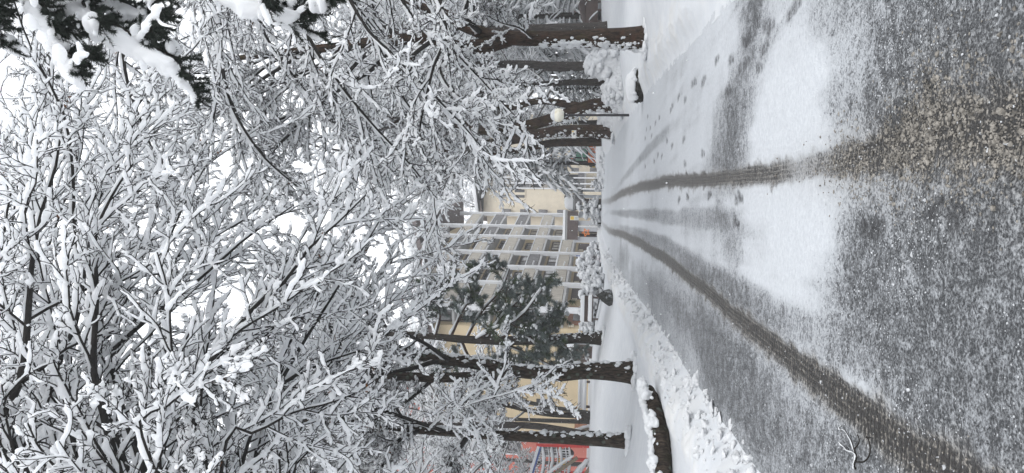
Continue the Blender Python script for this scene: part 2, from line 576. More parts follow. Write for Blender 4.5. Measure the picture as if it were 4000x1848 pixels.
FOOT = [(3650, 812, .13), (3728, 850, .12), (3415, 893, .5), (3395, 900, .12), (2890, 770, .4), (2880, 780, .4), (2770, 762, .3), (2652, 780, .3), (2685, 770, .3), (2875, 865, .4),
        (2855, 235, .2), (2895, 260, .2), (2915, 250, .2), (2905, 165, .2), (2920, 155, .2), (2985, 190, .2), (2992, 100, .2), (3008, 110, .2), (3090, 50, .2), (3110, 20, .2), (2800, 235, .2),
        (2965, 265, .2), (2745, 325, .2), (2750, 310, .2), (2705, 330, .2), (2715, 320, .2), (2650, 380, .2), (2675, 390, .2), (2620, 430, .2), (2625, 415, .2), (2560, 480, .2), (2575, 460, .2),
        (2540, 500, .2), (2530, 455, .2), (2525, 505, .2), (2520, 540, .2), (2545, 530, .2), (2570, 605, .2), (2605, 550, .2), (2625, 570, .2), (2500, 620, .2), (2555, 630, .2), (2585, 610, .2), (2520, 650, .2), (2670, 545, .2), (2675, 640, .2), (2745, 600, .2), (2840, 350, .25), (2845, 360, .25)]

def road():
    t = np.linspace(0, 1, 230)
    Y = np.repeat(YR[:, None], len(t), 1)
    a, b = xl(Y) - .12, xr(Y) + .12
    X = a + (b - a) * t[None]
    Z = base(Y)
    rt, lt = np.interp(Y, _TR[:, 0], _TR[:, 1]), np.interp(Y, _TL[:, 0], _TL[:, 1])
    wob = .03 * fbm2(Y, X * 0, .8, 41)
    big, mid = fbm2(X, Y, .55, 51, 4), fbm2(X, Y, 2.2, 61, 3)
    hwr = np.interp(Y, [2.5, 3.2, 3.6, 4.3, 5.2, 9, 20, 40], [.16, .19, .22, .14, .105, .10, .15, .20])
    hwl = np.interp(Y, [2.5, 5, 9, 20, 40], [.15, .13, .11, .14, .20])
    dr, dl = (X - rt - wob) / hwr, (X - lt - wob) / hwl
    tr_r = np.exp(-np.abs(dr * (1 + .7 * fbm2(X, Y, 9, 44, 4))) ** 4) * np.interp(Y, [2, 4.6, 5.0, 5.7, 6.3, 9, 30, 45, 60], [.92, .9, .65, .42, .8, .9, .65, .35, .2])
    tr_l = np.exp(-np.abs(dl * (1 + .65 * fbm2(X, Y, 9, 45, 4))) ** 4) * np.interp(Y, [2, 20, 30, 45, 60], [1, .95, .75, .4, .2])
    bare = np.zeros_like(X)
    # thin slush near the camera, thicker snow beyond
    near = np.interp(Y, [2.5, 3.4, 4.2, 4.9, 5.6, 6.5, 9, 20, 40], [1.0, .88, .70, .46, .26, .17, .13, .08, .04])
    near = near + .22 * sstep(.15, -.9, X) * np.interp(Y, [3, 4.5, 6, 12, 25], [.2, .6, 1, .8, .3])
    bare += near
    bare += .30 * sstep(1.0, 1.8, X) * np.interp(Y, [2, 4, 6, 7.5], [1, .7, .25, 0])
    # left lane, swept thin
    bare += .22 * np.exp(-((X + 1.35) / .55) ** 2) * np.interp(Y, [3, 7, 14, 30, 45], [.7, .9, 1, .7, .2])
    wx, wy = .40 * fbm2(X, Y, 1.1, 91, 4), 1.3 * fbm2(X, Y, .8, 95, 4) * np.interp(Y, [3, 8, 20], [.35, .8, 1.6])
    def spot(px, py, ry, rx, s, p=2):
        nonlocal bare
        g = gpt(px, py)
        bare = bare + s * np.exp(-np.abs((Y + wy - g[1]) / ry) ** p - np.abs((X + wx - g[0]) / rx) ** p)
    spot(2860, 1480, 1.3, .40, .42); spot(2780, 1400, 1.2, .35, .28); spot(2900, 1560, .8, .35, .25)
    spot(2680, 1200, 3.0, .30, .25); spot(2435, 1000, 3.0, .5, .42); spot(2560, 1120, 2.5, .3, .2)
    spot(2840, 520, .8, .45, .45); spot(2880, 600, .6, .35, .42); spot(2800, 660, 1.2, .25, .3); spot(2900, 420, .9, .4, .3); spot(2860, 330, .6, .3, .3)
    spot(2945, 20, .5, .5, .75); spot(2950, 70, .35, .3, .35); spot(2800, 860, .9, .25, .36); spot(2850, 990, .8, .25, .30)
    spot(3400, 900, .35, .12, .42); spot(3390, 1050, .35, .16, .35); spot(3330, 1120, .3, .2, .25); spot(3420, 350, .4, .3, .35); spot(3560, 280, .3, .3, .3)
    spot(3130, 850, .8, .40, -.28); spot(3060, 1080, 1.1, .5, -.16); spot(3150, 420, .6, .40, -.22); spot(3000, 480, .9, .4, -.12); spot(3080, 300, .7, .4, -.2); spot(3360, 1630, .22, .16, -.75)
    spot(3660, 1420, .35, .22, .22); spot(3850, 1500, .3, .3, .2)
    # fainter wheel marks
    f1 = np.interp(Y, [6, 8, 10, 14, 20, 30, 45], [-.62, -.52, -.38, -.08, .15, .42, .75])
    bare += .50 * np.exp(-((X - f1 - wob) / .16) ** 4) * np.interp(Y, [5, 6.5, 9, 20, 35], [0, .7, 1, .9, .2])
    f2 = np.interp(Y, [6, 9, 14, 20, 28, 45], [.18, .26, .42, .66, .95, 1.6])
    bare += .42 * np.exp(-((X - f2 + wob) / .14) ** 4) * np.interp(Y, [7, 9, 16, 30, 42], [0, .8, 1, 1, .3])
    f3 = np.interp(Y, [12, 16, 22, 30, 40], [1.95, 2.1, 2.2, 2.25, 2.3])
    bare += .32 * np.exp(-((X - f3) / .14) ** 4) * np.interp(Y, [12, 15, 25, 40], [0, 1, .8, 0])
    streak = fbm2(X * 7, Y * .55, 1.0, 97, 4)
    bare += .30 * big * np.interp(Y, [2, 5, 8, 30], [1.9, 1.5, 1, .5]) + .16 * mid * np.interp(Y, [2, 6, 30], [2.0, 1.0, .3]) + .26 * streak * np.interp(Y, [2, 5, 9, 30], [.8, 1, .8, .3])
    bare = np.clip(bare, 0, .30) + .45 * np.clip(bare - .30, 0, .55)
    brown = np.clip(tr_r + tr_l, 0, 1)
    halo = .5 * np.exp(-((X - rt) / (hwr * 1.9)) ** 2) * np.interp(Y, [2, 4.5, 6], [1, .8, .2])
    brown = np.clip(np.maximum(brown, halo) + .25 * np.clip(big, 0, 1) * np.interp(Y, [2, 4.5, 6], [1, .6, 0]), 0, 1)
    bare = np.maximum(bare, np.maximum(tr_r, tr_l) * .76)
    bare = np.clip(bare, 0, 1)
    foot = np.zeros_like(X)
    rng = np.random.default_rng(5)
    for px, py, _ in FOOT:
        g = gpt(px, py)
        a = rng.normal(.12, .15) if py < 700 else rng.normal(0, .2)
        if px > 3600: a = -.5
        u, w = (Y - g[1]), (X - g[0])
        uu, ww = u * math.cos(a) + w * math.sin(a), -u * math.sin(a) + w * math.cos(a)
        L, k_ = (.15, 1) if px < 3600 else (.085, 1.15)
        f = np.maximum(np.exp(-np.abs((uu - L * .35) / (L * .62)) ** 4 - np.abs(ww / (.058 * k_)) ** 4), np.exp(-np.abs((uu + L * .65) / (L * .38)) ** 4 - np.abs(ww / .042) ** 4))
        foot = np.maximum(foot, f * (1.0 if px > 3300 or px < 2900 and py > 740 else .8))
    rid = np.exp(-((np.abs(dr) - 1.2) / .3) ** 2) + np.exp(-((np.abs(dl) - 1.2) / .3) ** 2)
    Z = Z + .012 * rid * np.clip(.4 + 1.2 * fbm2(X, Y, 7, 81, 3), 0, 1) * np.interp(Y, [2, 20, 40], [1, .8, .3])
    Z = Z - .016 * np.maximum(tr_r, tr_l) - .008 * foot + .008 * fbm2(X, Y, 9, 71, 3) * np.interp(Y, [2, 10, 30], [1, .8, .2]) + .004 * fbm2(X, Y, 30, 73, 2) * (Y < 9)
    o = sheet('road', X, Y, Z, M['road'], {'bare': bare, 'brown': brown, 'foot': foot, 'along': Y, 'across': np.where(tr_l > tr_r, dl, dr), 'tread': np.clip(np.maximum(tr_l, tr_r * (Y > 4.2)) * 1.2, 0, 1) * np.interp(Y, [2, 12, 20], [1, 1, 0])})
    return X, Y, Z, bare, brown

verge(-1)
verge(1)
RX, RY, RZ, RB, RBR = road()

# crumbs of slush and snow lying on the road and along the ploughed edge
def scatter(name, label, cat, pts, size, mat, rng, level=1, sq=.7):
    b = MB()
    S = size[:, None] * np.array([1, 1, sq]) * (.5 + 1.0 * rng.random((len(pts), 3)))
    b.blobs(pts, S, rng, level, .6, 1.5)
    o = b.build(name, mat)
    return tag(o, label, cat, kind='stuff')

def m_slush():
    m = NT('slush_grains', .5, .35)
    x = m.noise(28, 3)
    m.col(m.mix(m.ramp(x, .35, .65), (.09, .083, .073), (.27, .25, .222)))
    m.bump(m.noise(220, 2), .4, .004)
    return m.m
M['slush'] = m_slush()
M['slush_grey'] = m_plain('slush_pale', (.42, .43, .445), .55, .3, 25)
def road_points(weight, n, rng):
    area = np.gradient(RX, axis=1) * np.gradient(RY, axis=0)
    w = (weight * area).ravel()
    w = np.clip(w, 0, None)
    k = rng.choice(w.size, n, p=w / w.sum())
    return np.stack([RX.ravel()[k], RY.ravel()[k], RZ.ravel()[k]], 1) + np.c_[rng.normal(0, .012, (n, 2)), np.zeros(n)]
rng = np.random.default_rng(7)
inroad = (RX > xl(RY) + .1) & (RX < xr(RY) - .1)
w = RBR ** 1.5 * np.interp(RY, [2.3, 4.4, 5.2, 7], [1, .8, .12, 0]) * inroad * (1 - .985 * (RX < -.1)) * np.clip(.35 + 1.1 * fbm2(RX, RY, 3.5, 121, 3), .05, 1)
def grains(name, label, w, n_small, n_big, a, b_, c_, mat):
    p = road_points(w, n_small + n_big, rng)
    z = np.r_[a * (.5 + rng.random(n_small)), b_ + c_ * rng.random(n_big) ** 3]
    p[:, 2] += z * .1
    b = MB()
    S = z[:, None] * np.array([1, 1, .7]) * (.5 + 1.0 * rng.random((len(p), 3)))
    b.blobs(p[:n_small], S[:n_small], rng, 0, .6, 1.5)
    b.blobs(p[n_small:], S[n_small:], rng, 1, .6, 1.5)
    tag(b.build(name, mat), label, 'slush', kind='stuff')
grains('slush_grains', 'brown grains of frozen slush thrown up along the wheel tracks', w, 19000, 5000, .0045, .005, .0075, M['slush'])
w = np.clip(RB - .12, 0, .6) * (1 - .8 * RBR) * np.interp(RY, [2.3, 4.5, 6, 9], [1, .8, .3, 0]) * inroad
grains('pale_slush_grains', 'pale grey grains of slush on the near road', w * np.clip(.3 + 1.4 * fbm2(RX, RY, 2.2, 131, 3), .03, 1), 24000, 1500, .0036, .004, .007, M['slush_grey'])
# crumbled edge of the plough bank
n = 900
Yv = np.exp(rng.uniform(math.log(5.5), math.log(42), n))
dv = rng.normal(.05, .10, n) + .25 * rng.random(n) ** 2
Xv = xl(Yv) - dv
s = (.008 + .055 * rng.random(n) ** 4) * np.interp(Yv, [5, 12, 40], [.9, 1.2, 1.8])
p = np.stack([Xv, Yv, terrain(Xv, Yv) + s * .15], 1)
scatter('snow_crumbs', 'crumbled white snow lumps along the ploughed left edge', 'snow lumps', p, s, M['snow_berm'], rng, 2)

# ------------------------------------------------------------------ branch growing
Zv = np.array([0, 0, 1.0])
def grow(P, R, k, t0, t1, L, ang, n, rng, up=0., jit=.12, rs=.6, rmin=.004, rmax=1., flat=.0, taper=.4, lt=.5, absL=False):
    N, m, _ = P.shape
    t = t0 + (t1 - t0) * ((np.arange(k)[None] + rng.random((N, k))) / k)
    ix = t * (m - 1)
    i0 = np.clip(np.floor(ix).astype(int), 0, m - 2)
    fr = (ix - i0)[..., None]
    r = np.arange(N)[:, None]
    pos = P[r, i0] * (1 - fr) + P[r, i0 + 1] * fr
    T = P[r, i0 + 1] - P[r, i0]
    T /= np.linalg.norm(T, axis=-1, keepdims=True) + 1e-9
    pr = R[r, i0] * (1 - fr[..., 0]) + R[r, i0 + 1] * fr[..., 0]
    Lp = np.linalg.norm(np.diff(P, axis=1), axis=2).sum(1)[:, None]
    ln = (L if absL else L * Lp) * (1 - lt * t) * (.6 + .8 * rng.random((N, k)))
    A = np.cross(T, np.broadcast_to(Zv, T.shape)) + 1e-4 * np.array([1, .3, 0])
    A /= np.linalg.norm(A, axis=-1, keepdims=True)
    B = np.cross(A, T)
    ph0 = (np.arange(k)[None] % 2) * math.pi + rng.integers(0, 2, (N, 1)) * math.pi
    ph = np.where(rng.random((N, k)) < flat, ph0 + rng.normal(0, .45, (N, k)), rng.random((N, k)) * 2 * math.pi)
    S = np.cos(ph)[..., None] * A + np.sin(ph)[..., None] * B
    a = (ang * (.7 + .6 * rng.random((N, k))))[..., None]
    d = (T * np.cos(a) + S * np.sin(a)).reshape(-1, 3)
    pos, ln, pr = pos.reshape(-1, 3), ln.ravel(), pr.ravel()
    out = [pos]
    step = (ln / (n - 1))[:, None]
    for i in range(n - 1):
        d = d + rng.normal(0, jit, d.shape) + Zv * (up / (n - 1))
        d /= np.linalg.norm(d, axis=1, keepdims=True)
        pos = pos + d * step
        out.append(pos)
    r0 = np.clip(pr * rs, rmin, rmax)
    Rr = r0[:, None] * np.linspace(1, taper, n)[None]
    return np.stack(out, 1), np.maximum(Rr, rmin * .6)

def trunk_mesh(path, r0, r1, seed, sides=22, flare=.5, rough=.07):
    L = np.linalg.norm(np.diff(path, axis=0), axis=1).sum()
    n = max(10, int(L / .14))
    P = spline(path, n)
    h = np.linspace(0, L, n)
    R = r0 + (r1 - r0) * (h / L) ** .9 + r0 * flare * np.exp(-h / .35)
    b = MB()
    b.tube(P, R, sides)
    V = b.v[0]
    th = np.tile(np.arange(sides), n)
    rad = V - np.repeat(P, sides, 0)
    k = 1 + rough * noise3(V * np.array([7, 7, 1.6]) , seed) + rough * .8 * noise3(V * np.array([2.5, 2.5, .9]), seed + 3)
    b.v[0] = np.repeat(P, sides, 0) + rad * k[:, None]
    return b, P, R

def trunk_snow(P, R, side, rng, n, hmax, size=.05):
    n = n * 3
    """snow plastered on one flank of a trunk: side is a horizontal direction"""
    b = MB()
    side = np.array(side, float); side /= np.linalg.norm(side)
    k = rng.integers(0, max(2, int(len(P) * hmax)), n)
    tang = np.cross(side, Zv)
    a = rng.normal(0, .5, n)
    d = side[None] * np.cos(a)[:, None] + tang[None] * np.sin(a)[:, None]
    t2 = rng.uniform(0, 2 * math.pi, 40)
    gz = tz(P[0][0], P[0][1])
    s2 = .03 + .05 * rng.random(40)
    rb = R[0] * 1.0
    b.blobs(np.c_[P[0][0] + np.cos(t2) * rb, P[0][1] + np.sin(t2) * rb, gz - .03 + .06 * rng.random(40)], np.stack([s2 * 1.9, s2 * 1.9, s2 * .9], 1), rng, 2, .3, 1.4)
    c = P[k] + d * (R[k] * 1.0)[:, None] + Zv * rng.normal(0, .08, n)[:, None]
    s = size * (.25 + 1.1 * rng.random(n) ** 3)
    b.blobs(c, np.stack([s * .8, s * .8, s * 1.3], 1), rng, 1, .7, 1.6)
    return b

def crown(limbs, rng, spec, snow_w, snow_h, near=0, sides=(6, 4, 3, 3), ssides=6):
    """limbs: (P,R) batch; spec: list of dicts for grow(); returns twig mesh and snow mesh builders"""
    wood, sn = MB(), MB()
    P, R = limbs
    lev = [(P, R)]
    for sp in spec:
        P, R = grow(P, R, rng=rng, **sp)
        lev.append((P, R))
    for i, (P, R) in enumerate(lev):
        wood.tube(P, R, sides[min(i, len(sides) - 1)])
        f = (.7, .9, .8, .7, .5)[min(i, 4)]
        sub = 1
        if near: sub = (2, 3, 2, 1)[min(i, 3)]
        if i == len(lev) - 1:
            c_ = P.shape[1] - 1
            P, R = P[:, :c_], R[:, :c_]
        sn.snow(P, R, snow_w * f, snow_h * f, rng, ssides, lump=.65, gap=.14, sub=sub)
        if near and i > 1:                                     # snow heaped in the forks
            k = rng.random(len(P)) < .6
            z = snow_w * (.7 + .9 * rng.random(k.sum())) * (1.0 if i == 2 else .75)
            sn.blobs(P[k, 0] + Zv * z[:, None] * .5, np.stack([z * 1.1, z * 1.1, z * .9], 1), rng, 1, .35, 1.4)
    if near:
        bt = grow(*lev[-1], 2, .45, 1, .12, D(40), 3, rng, up=.1, jit=.15, rs=.8, rmin=near, absL=True)
        wood.tube(*bt, 3)
        bt = grow(*lev[-2], 3, .2, 1, .14, D(48), 3, rng, up=.1, jit=.15, rs=.6, rmin=near, rmax=near * 1.2, absL=True)
        wood.tube(*bt, 3)
    return wood, sn, lev
D = math.radians

def leaves(lev, rng, n, size=.03):
    """a few withered leaves hanging from the twigs"""
    P = lev[-1][0].reshape(-1, 3)
    c = P[rng.integers(0, len(P), n)]
    c = np.repeat(c, 3, 0) + rng.normal(0, size, (n * 3, 3)) - Zv * size
    b = MB()
    u = rng.normal(0, 1, (n * 3, 3)); u /= np.linalg.norm(u, axis=1, keepdims=True)
    v = np.cross(u, rng.normal(0, 1, (n * 3, 3))); v /= np.linalg.norm(v, axis=1, keepdims=True)
    s = size * (.6 + .8 * rng.random((n * 3, 1)))
    V = np.stack([c - u * s, c + v * s * .5, c + u * s, c - v * s * .5], 1)
    b.add(V, np.arange(n * 12).reshape(-1, 4))
    return b
M['leaf'] = m_plain('withered_leaf', (.13, .055, .022), .7, .5, 20)

def stack_limbs(paths, n=22):
    """paths: list of (points, r0, r1)"""
    P = np.stack([spline(p, n) for p, _, _ in paths])
    R = np.stack([np.linspace(a, b, n) for _, a, b in paths])
    return P, R

def broad_tree(name, label, base_pt, path, r0, r1, limbs, spec, seed, snow=(.035, .08), bark='bark', twig='twig', side=None, group=None, leaf=0, patch=60, patch_h=.7, cat='tree', ssides=6, near=0, remesh=0, extra_trunks=()):
    rng = np.random.default_rng(seed)
    root = thing(name, label, cat, base_pt, group=group)
    b, P, R = trunk_mesh(path, r0, r1, seed)
    tr = [(P, R)]
    for pth, a, c in extra_trunks:
        b2, P2, R2 = trunk_mesh(pth, a, c, seed + 1, flare=0)
        b.add(b2.v[0], b2.q[0])
        tr.append((P2, R2))
    t = b.build('trunk', M[bark], root, base_pt)
    if side is not None and patch:
        sb = trunk_snow(P, R, side, rng, patch, patch_h)
        sb.build('snow_patch', M['snow'], t, base_pt)['kind'] = 'stuff'
    wood, sn, lev = crown(limbs, rng, spec, *snow, ssides=ssides, near=near)
    c = wood.build('crown', M[twig], root, base_pt)
    so = sn.build('snow', M['snow_twig'], c, base_pt)
    if remesh: melt(so, remesh)
    if leaf:
        lv = leaves(lev, rng, leaf)
        lo = lv.build('dry_leaves', M['leaf'], c, base_pt)
        lo['kind'] = 'stuff'
    return root

def px_path(pts): return [at(*p) for p in pts]

# ------------------------------------------------------------------ trees with a place of their own in the photo
D = math.radians
SPEC_NEAR = [dict(k=13, t0=.12, t1=1, L=.34, ang=D(36), n=9, up=-.30, jit=.10, rs=.55, rmin=.010, rmax=.030, flat=.75, lt=.45),
             dict(k=9, t0=.10, t1=1, L=.38, ang=D(40), n=7, up=.05, jit=.13, rs=.72, rmin=.0082, flat=.75, lt=.4),
             dict(k=3, t0=.2, t1=1, L=.44, ang=D(42), n=6, up=.12, jit=.16, rs=.8, rmin=.0066, flat=.6, lt=.3)]
SPEC_MID = [dict(k=11, t0=.15, t1=1, L=.40, ang=D(42), n=9, up=-.15, jit=.12, rs=.5, rmin=.011, rmax=.05, flat=.5, lt=.45),
            dict(k=7, t0=.12, t1=1, L=.40, ang=D(42), n=7, up=-.15, jit=.13, rs=.6, rmin=.010, flat=.5, lt=.4),
            dict(k=5, t0=.15, t1=1, L=.44, ang=D(42), n=5, up=.0, jit=.15, rs=.8, rmin=.008, flat=.5, lt=.3)]
SPEC_FAR = [dict(k=10, t0=.15, t1=1, L=.42, ang=D(42), n=8, up=-.2, jit=.12, rs=.5, rmin=.016, rmax=.05, flat=.4, lt=.45),
            dict(k=8, t0=.12, t1=1, L=.42, ang=D(42), n=6, up=-.2, jit=.14, rs=.6, rmin=.012, flat=.4, lt=.4),
            dict(k=5, t0=.15, t1=1, L=.46, ang=D(42), n=4, up=-.1, jit=.16, rs=.8, rmin=.009, flat=.4, lt=.3)]

def join(a, b):
    if b[0].shape[1] != a[0].shape[1]:
        b = (np.stack([spline(p, a[0].shape[1]) for p in b[0]]), np.stack([np.linspace(r[0], r[-1], a[0].shape[1]) for r in b[1]]))
    return np.concatenate([a[0], b[0]]), np.concatenate([a[1], b[1]])


# --- the big tree left of the frame whose boughs cross the top of the picture
FX, FY = -5.2, 8.6
fb = np.array([FX, FY, tz(FX, FY) - .1])
fp = [fb, fb + (0.05, .0, 2.5), fb + (.15, .1, 5.0), fb + (.3, .1, 8.0), fb + (.5, 0, 11.0)]
def T1(h): return tuple(np.array([FX + .1, FY, tz(FX, FY) + h]))
def fl(h, pts): return [T1(h)] + px_path(pts)
near_limbs = [
    (fl(7.2, [(45, 1720, 8.6), (90, 1450, 8.7), (112, 1200, 9.0), (128, 1000, 9.2), (165, 820, 9.4), (220, 640, 9.6), (240, 480, 9.7)]), .085, .012),
    (fl(6.4, [(404, 1623, 8.8), (365, 1430, 8.9), (378, 1157, 9.1), (373, 924, 9.3), (440, 760, 9.5), (520, 640, 9.6)]), .08, .011),
    (fl(6.8, [(260, 1640, 9.2), (210, 1480, 9.3), (300, 1250, 9.5), (330, 1050, 9.7), (291, 916, 9.8), (285, 676, 9.8), (256, 466, 9.6), (186, 311, 9.4), (116, 179, 9.2), (50, -10, 9.0)]), .05, .010),
    (fl(5.2, [(760, 1620, 9.0), (831, 1398, 9.3), (916, 1297, 9.5), (1010, 1180, 9.8), (1118, 1095, 10.0), (1200, 978, 10.3), (1330, 860, 10.6), (1430, 760, 10.8)]), .07, .009),
    (fl(5.8, [(450, 1500, 9.6), (505, 1312, 9.8), (700, 1157, 10.1), (854, 1025, 10.3), (970, 924, 10.5), (1150, 800, 10.8)]), .065, .009),
    (fl(6.0, [(380, 1480, 10.2), (435, 1312, 10.4), (543, 1080, 10.6), (660, 1017, 10.8), (776, 963, 11.0), (950, 860, 11.2)]), .045, .009),
    (fl(5.9, [(960, 1760, 10.5), (1030, 1610, 11.2), (1093, 1506, 11.6), (1295, 1405, 12), (1435, 1358, 12.4), (1600, 1240, 12.8), (1700, 1160, 13.0)]), .04, .009),
    (fl(6.3, [(620, 1650, 9.4), (700, 1540, 9.6), (840, 1480, 9.8), (940, 1400, 10), (1050, 1300, 10.2), (1150, 1200, 10.4), (1220, 1120, 10.6)]), .04, .008),
    (fl(5.8, [(880, 1740, 8.6), (1000, 1690, 8.8), (1150, 1610, 9.3), (1270, 1580, 9.6), (1380, 1540, 9.9), (1460, 1490, 10.2)]), .035, .008),
    (fl(6.6, [(180, 1560, 10.4), (250, 1350, 10.6), (240, 1150, 10.8), (330, 900, 11), (430, 700, 11.2), (520, 560, 11.4), (600, 420, 11.5)]), .045, .009),
    (fl(7.6, [(-90, 1500, 9.0), (-40, 1200, 9.2), (10, 950, 9.4), (40, 760, 9.6), (90, 600, 9.8)]), .05, .010),
    (fl(5.6, [(1020, 1680, 11), (1120, 1450, 11.6), (1240, 1250, 12), (1360, 1060, 12.3), (1460, 900, 12.6), (1520, 800, 12.8)]), .055, .010),
    (fl(5.0, [(1180, 1640, 11.6), (1270, 1440, 12.2), (1380, 1250, 12.8), (1480, 1090, 13.2), (1560, 980, 13.5)]), .05, .010),
    (fl(8.0, [(150, 1700, 11.5), (120, 1400, 11.8), (150, 1100, 12), (230, 850, 12.2), (300, 640, 12.4), (330, 470, 12.5)]), .05, .010),
    (fl(8.6, [(-60, 1750, 11.0), (0, 1350, 11.4), (30, 1000, 11.8), (70, 700, 12), (60, 480, 12.2)]), .05, .010),
    (fl(7.0, [(480, 1750, 11.5), (560, 1500, 11.8), (600, 1250, 12), (640, 1000, 12.2), (720, 800, 12.4), (820, 620, 12.6)]), .05, .010),
    (fl(6.4, [(640, 1760, 12), (760, 1560, 12.3), (880, 1420, 12.6), (960, 1240, 12.8), (1080, 1080, 13), (1200, 900, 13.2)]), .045, .010),
    (fl(5.4, [(560, 1720, 7.8), (640, 1600, 7.9), (760, 1500, 8.0), (860, 1420, 8.1)]), .03, .009),
]
broad_tree('overhanging_tree', 'leafless tree at the near left edge whose snow laden boughs reach over the road', fb, fp, .24, .12,
           stack_limbs(near_limbs, 24), SPEC_NEAR, 101, (.029, .072), side=(1, .2, 0), leaf=60, near=.0055, remesh=.011)
# a branch that hangs in from the upper right, close to the lens
rr = np.array([6.3, 12.6, tz(6.3, 12.6) - .1])
rp = [rr, rr + (-.1, 0, 3), rr + (-.25, .1, 6), rr + (-.2, .1, 9), rr + (0, 0, 12.5)]
def T2(h): return tuple(rr + np.array([-.2, 0, h]))
def rl(h, pts): return [T2(h)] + px_path(pts)
right_limbs = [
    (rl(4.8, [(1735, 60, 12.2), (1690, 272, 12.0), (1640, 500, 11.8), (1655, 600, 11.6)]), .055, .011),
    (rl(6.6, [(1400, 60, 12.5), (1520, 200, 12.3), (1650, 330, 12.1), (1800, 480, 12.0), (1910, 610, 11.9)]), .05, .010),
    (rl(7.4, [(1200, 130, 12.8), (1330, 330, 12.9), (1450, 480, 13), (1600, 640, 13.1), (1700, 770, 13.2)]), .05, .010),
    (rl(8.6, [(850, 150, 12.6), (900, 400, 12.6), (1020, 600, 12.7), (1150, 720, 12.8), (1270, 820, 12.9)]), .05, .010),
    (rl(5.6, [(1600, 50, 13.2), (1720, 150, 13.2), (1850, 280, 13.1), (1960, 400, 13), (2040, 480, 12.9)]), .045, .009),
    (rl(9.8, [(480, 200, 12.6), (560, 500, 12.6), (650, 680, 12.7), (760, 830, 12.8)]), .05, .010),
    (rl(8.0, [(1000, 60, 13.6), (1120, 260, 13.6), (1250, 420, 13.6), (1380, 560, 13.6)]), .045, .009),
    (rl(10.6, [(200, 150, 13), (230, 420, 13), (330, 650, 13), (460, 800, 13)]), .05, .010),
]
broad_tree('drooping_tree', 'leafless tree at the right edge with long thin boughs drooping over the road', rr, rp, .23, .1,
           stack_limbs(right_limbs, 24), [dict(SPEC_NEAR[0], k=13, up=-.25), dict(SPEC_NEAR[1], k=8, up=-.15, rmin=.009), dict(SPEC_NEAR[2], k=4, rmin=.0075)], 202, (.026, .06), bark='bark_moss', side=(-1, -.2, 0), leaf=20, near=.0055, remesh=.013)

def auto_limbs(trunk_path, r, rng, n, L, t0=.35, ang=D(48), up=.25, lt=.35):
    P = spline(trunk_path, 24)[None]
    R = np.linspace(r, r * .4, 24)[None]
    return grow(P, R, n, t0, 1.0, L, ang, 20, rng, up=up, jit=.07, rs=.5, rmin=.02, flat=.0, taper=.22, lt=lt, absL=True)
# --- left roadside
g = ground(2478, 1452); g[2] -= .12; dA = g[1]
A_path = [g] + px_path([(2300, 1450, dA), (2150, 1460, dA), (2000, 1445, dA), (1850, 1418, dA + .1), (1700, 1400, dA + .2), (1560, 1375, dA + .2), (1400, 1365, dA), (1150, 1375, dA)])
A2 = px_path([(2010, 1450, dA), (1880, 1470, dA - .1), (1700, 1475, dA - .2), (1500, 1472, dA - .3), (1250, 1500, dA - .2), (950, 1540, dA)])
lim = stack_limbs([
    (px_path([(1750, 1405, dA), (1640, 1330, dA - 1), (1480, 1260, dA - 1.8), (1360, 1140, dA - 2.4), (1280, 1040, dA - 3)]), .06, .012),
    (px_path([(1560, 1375, dA), (1440, 1280, dA + .5), (1280, 1200, dA + 1), (1150, 1080, dA + 1.2), (1100, 940, dA + 1.5)]), .06, .012),
    (px_path([(1700, 1475, dA), (1600, 1560, dA - .6), (1480, 1640, dA - 1.2), (1420, 1750, dA - 1.6)]), .05, .012),
    (px_path([(1400, 1365, dA), (1300, 1300, dA - 1), (1220, 1220, dA - 2), (1180, 1120, dA - 2.5), (1190, 1020, dA - 3)]), .05, .012),
    (px_path([(1900, 1470, dA), (1850, 1540, dA - 1), (1900, 1580, dA - 1.6), (2010, 1540, dA - 2)]), .03, .009)], 20)
rng = np.random.default_rng(11)
lim = join(lim, auto_limbs(A_path, .2, rng, 9, 4.6, .55))
broad_tree('roadside_tree', 'lichen spotted dark trunk forking high up, in front of the small wooden hut', g, A_path, .22, .08, lim, SPEC_MID, 303, (.028, .062), near=.006, side=(1, -.1, 0), extra_trunks=[(A2, .15, .05)], leaf=40, patch=90)

g = ground(2454, 1722); g[2] -= .12; dB = g[1]
B_path = [g] + px_path([(2250, 1716, dB), (2100, 1708, dB), (1980, 1702, dB), (1840, 1694, dB), (1600, 1676, dB), (1400, 1650, dB), (1100, 1640, dB)])
lim = stack_limbs([
    (px_path([(1830, 1700, dB), (1790, 1760, dB - .5), (1760, 1840, dB - 1), (1820, 1950, dB - 1.4)]), .07, .02),
    (px_path([(1680, 1680, dB), (1720, 1640, dB - 1), (1823, 1584, dB - 2), (1990, 1535, dB - 2.4), (2110, 1497, dB - 2.6)]), .03, .010),
    (px_path([(1640, 1680, dB), (1560, 1720, dB - .6), (1500, 1790, dB - 1), (1480, 1900, dB - 1.4)]), .06, .014),
    (px_path([(1620, 1680, dB), (1500, 1640, dB - .5), (1380, 1560, dB - 1), (1300, 1480, dB - 1.4)]), .05, .012),
    (px_path([(1500, 1665, dB), (1400, 1720, dB + .5), (1300, 1800, dB + 1), (1250, 1900, dB + 1)]), .05, .012)], 20)
lim = join(lim, auto_limbs(B_path, .15, np.random.default_rng(12), 9, 4.2, .5))
broad_tree('roadside_tree', 'straight dark trunk with round lichen patches in front of the red climbing frame', g, B_path, .145, .06, lim, SPEC_MID, 304, (.028, .062), near=.006, side=(1, -.1, 0), leaf=40, patch=60)

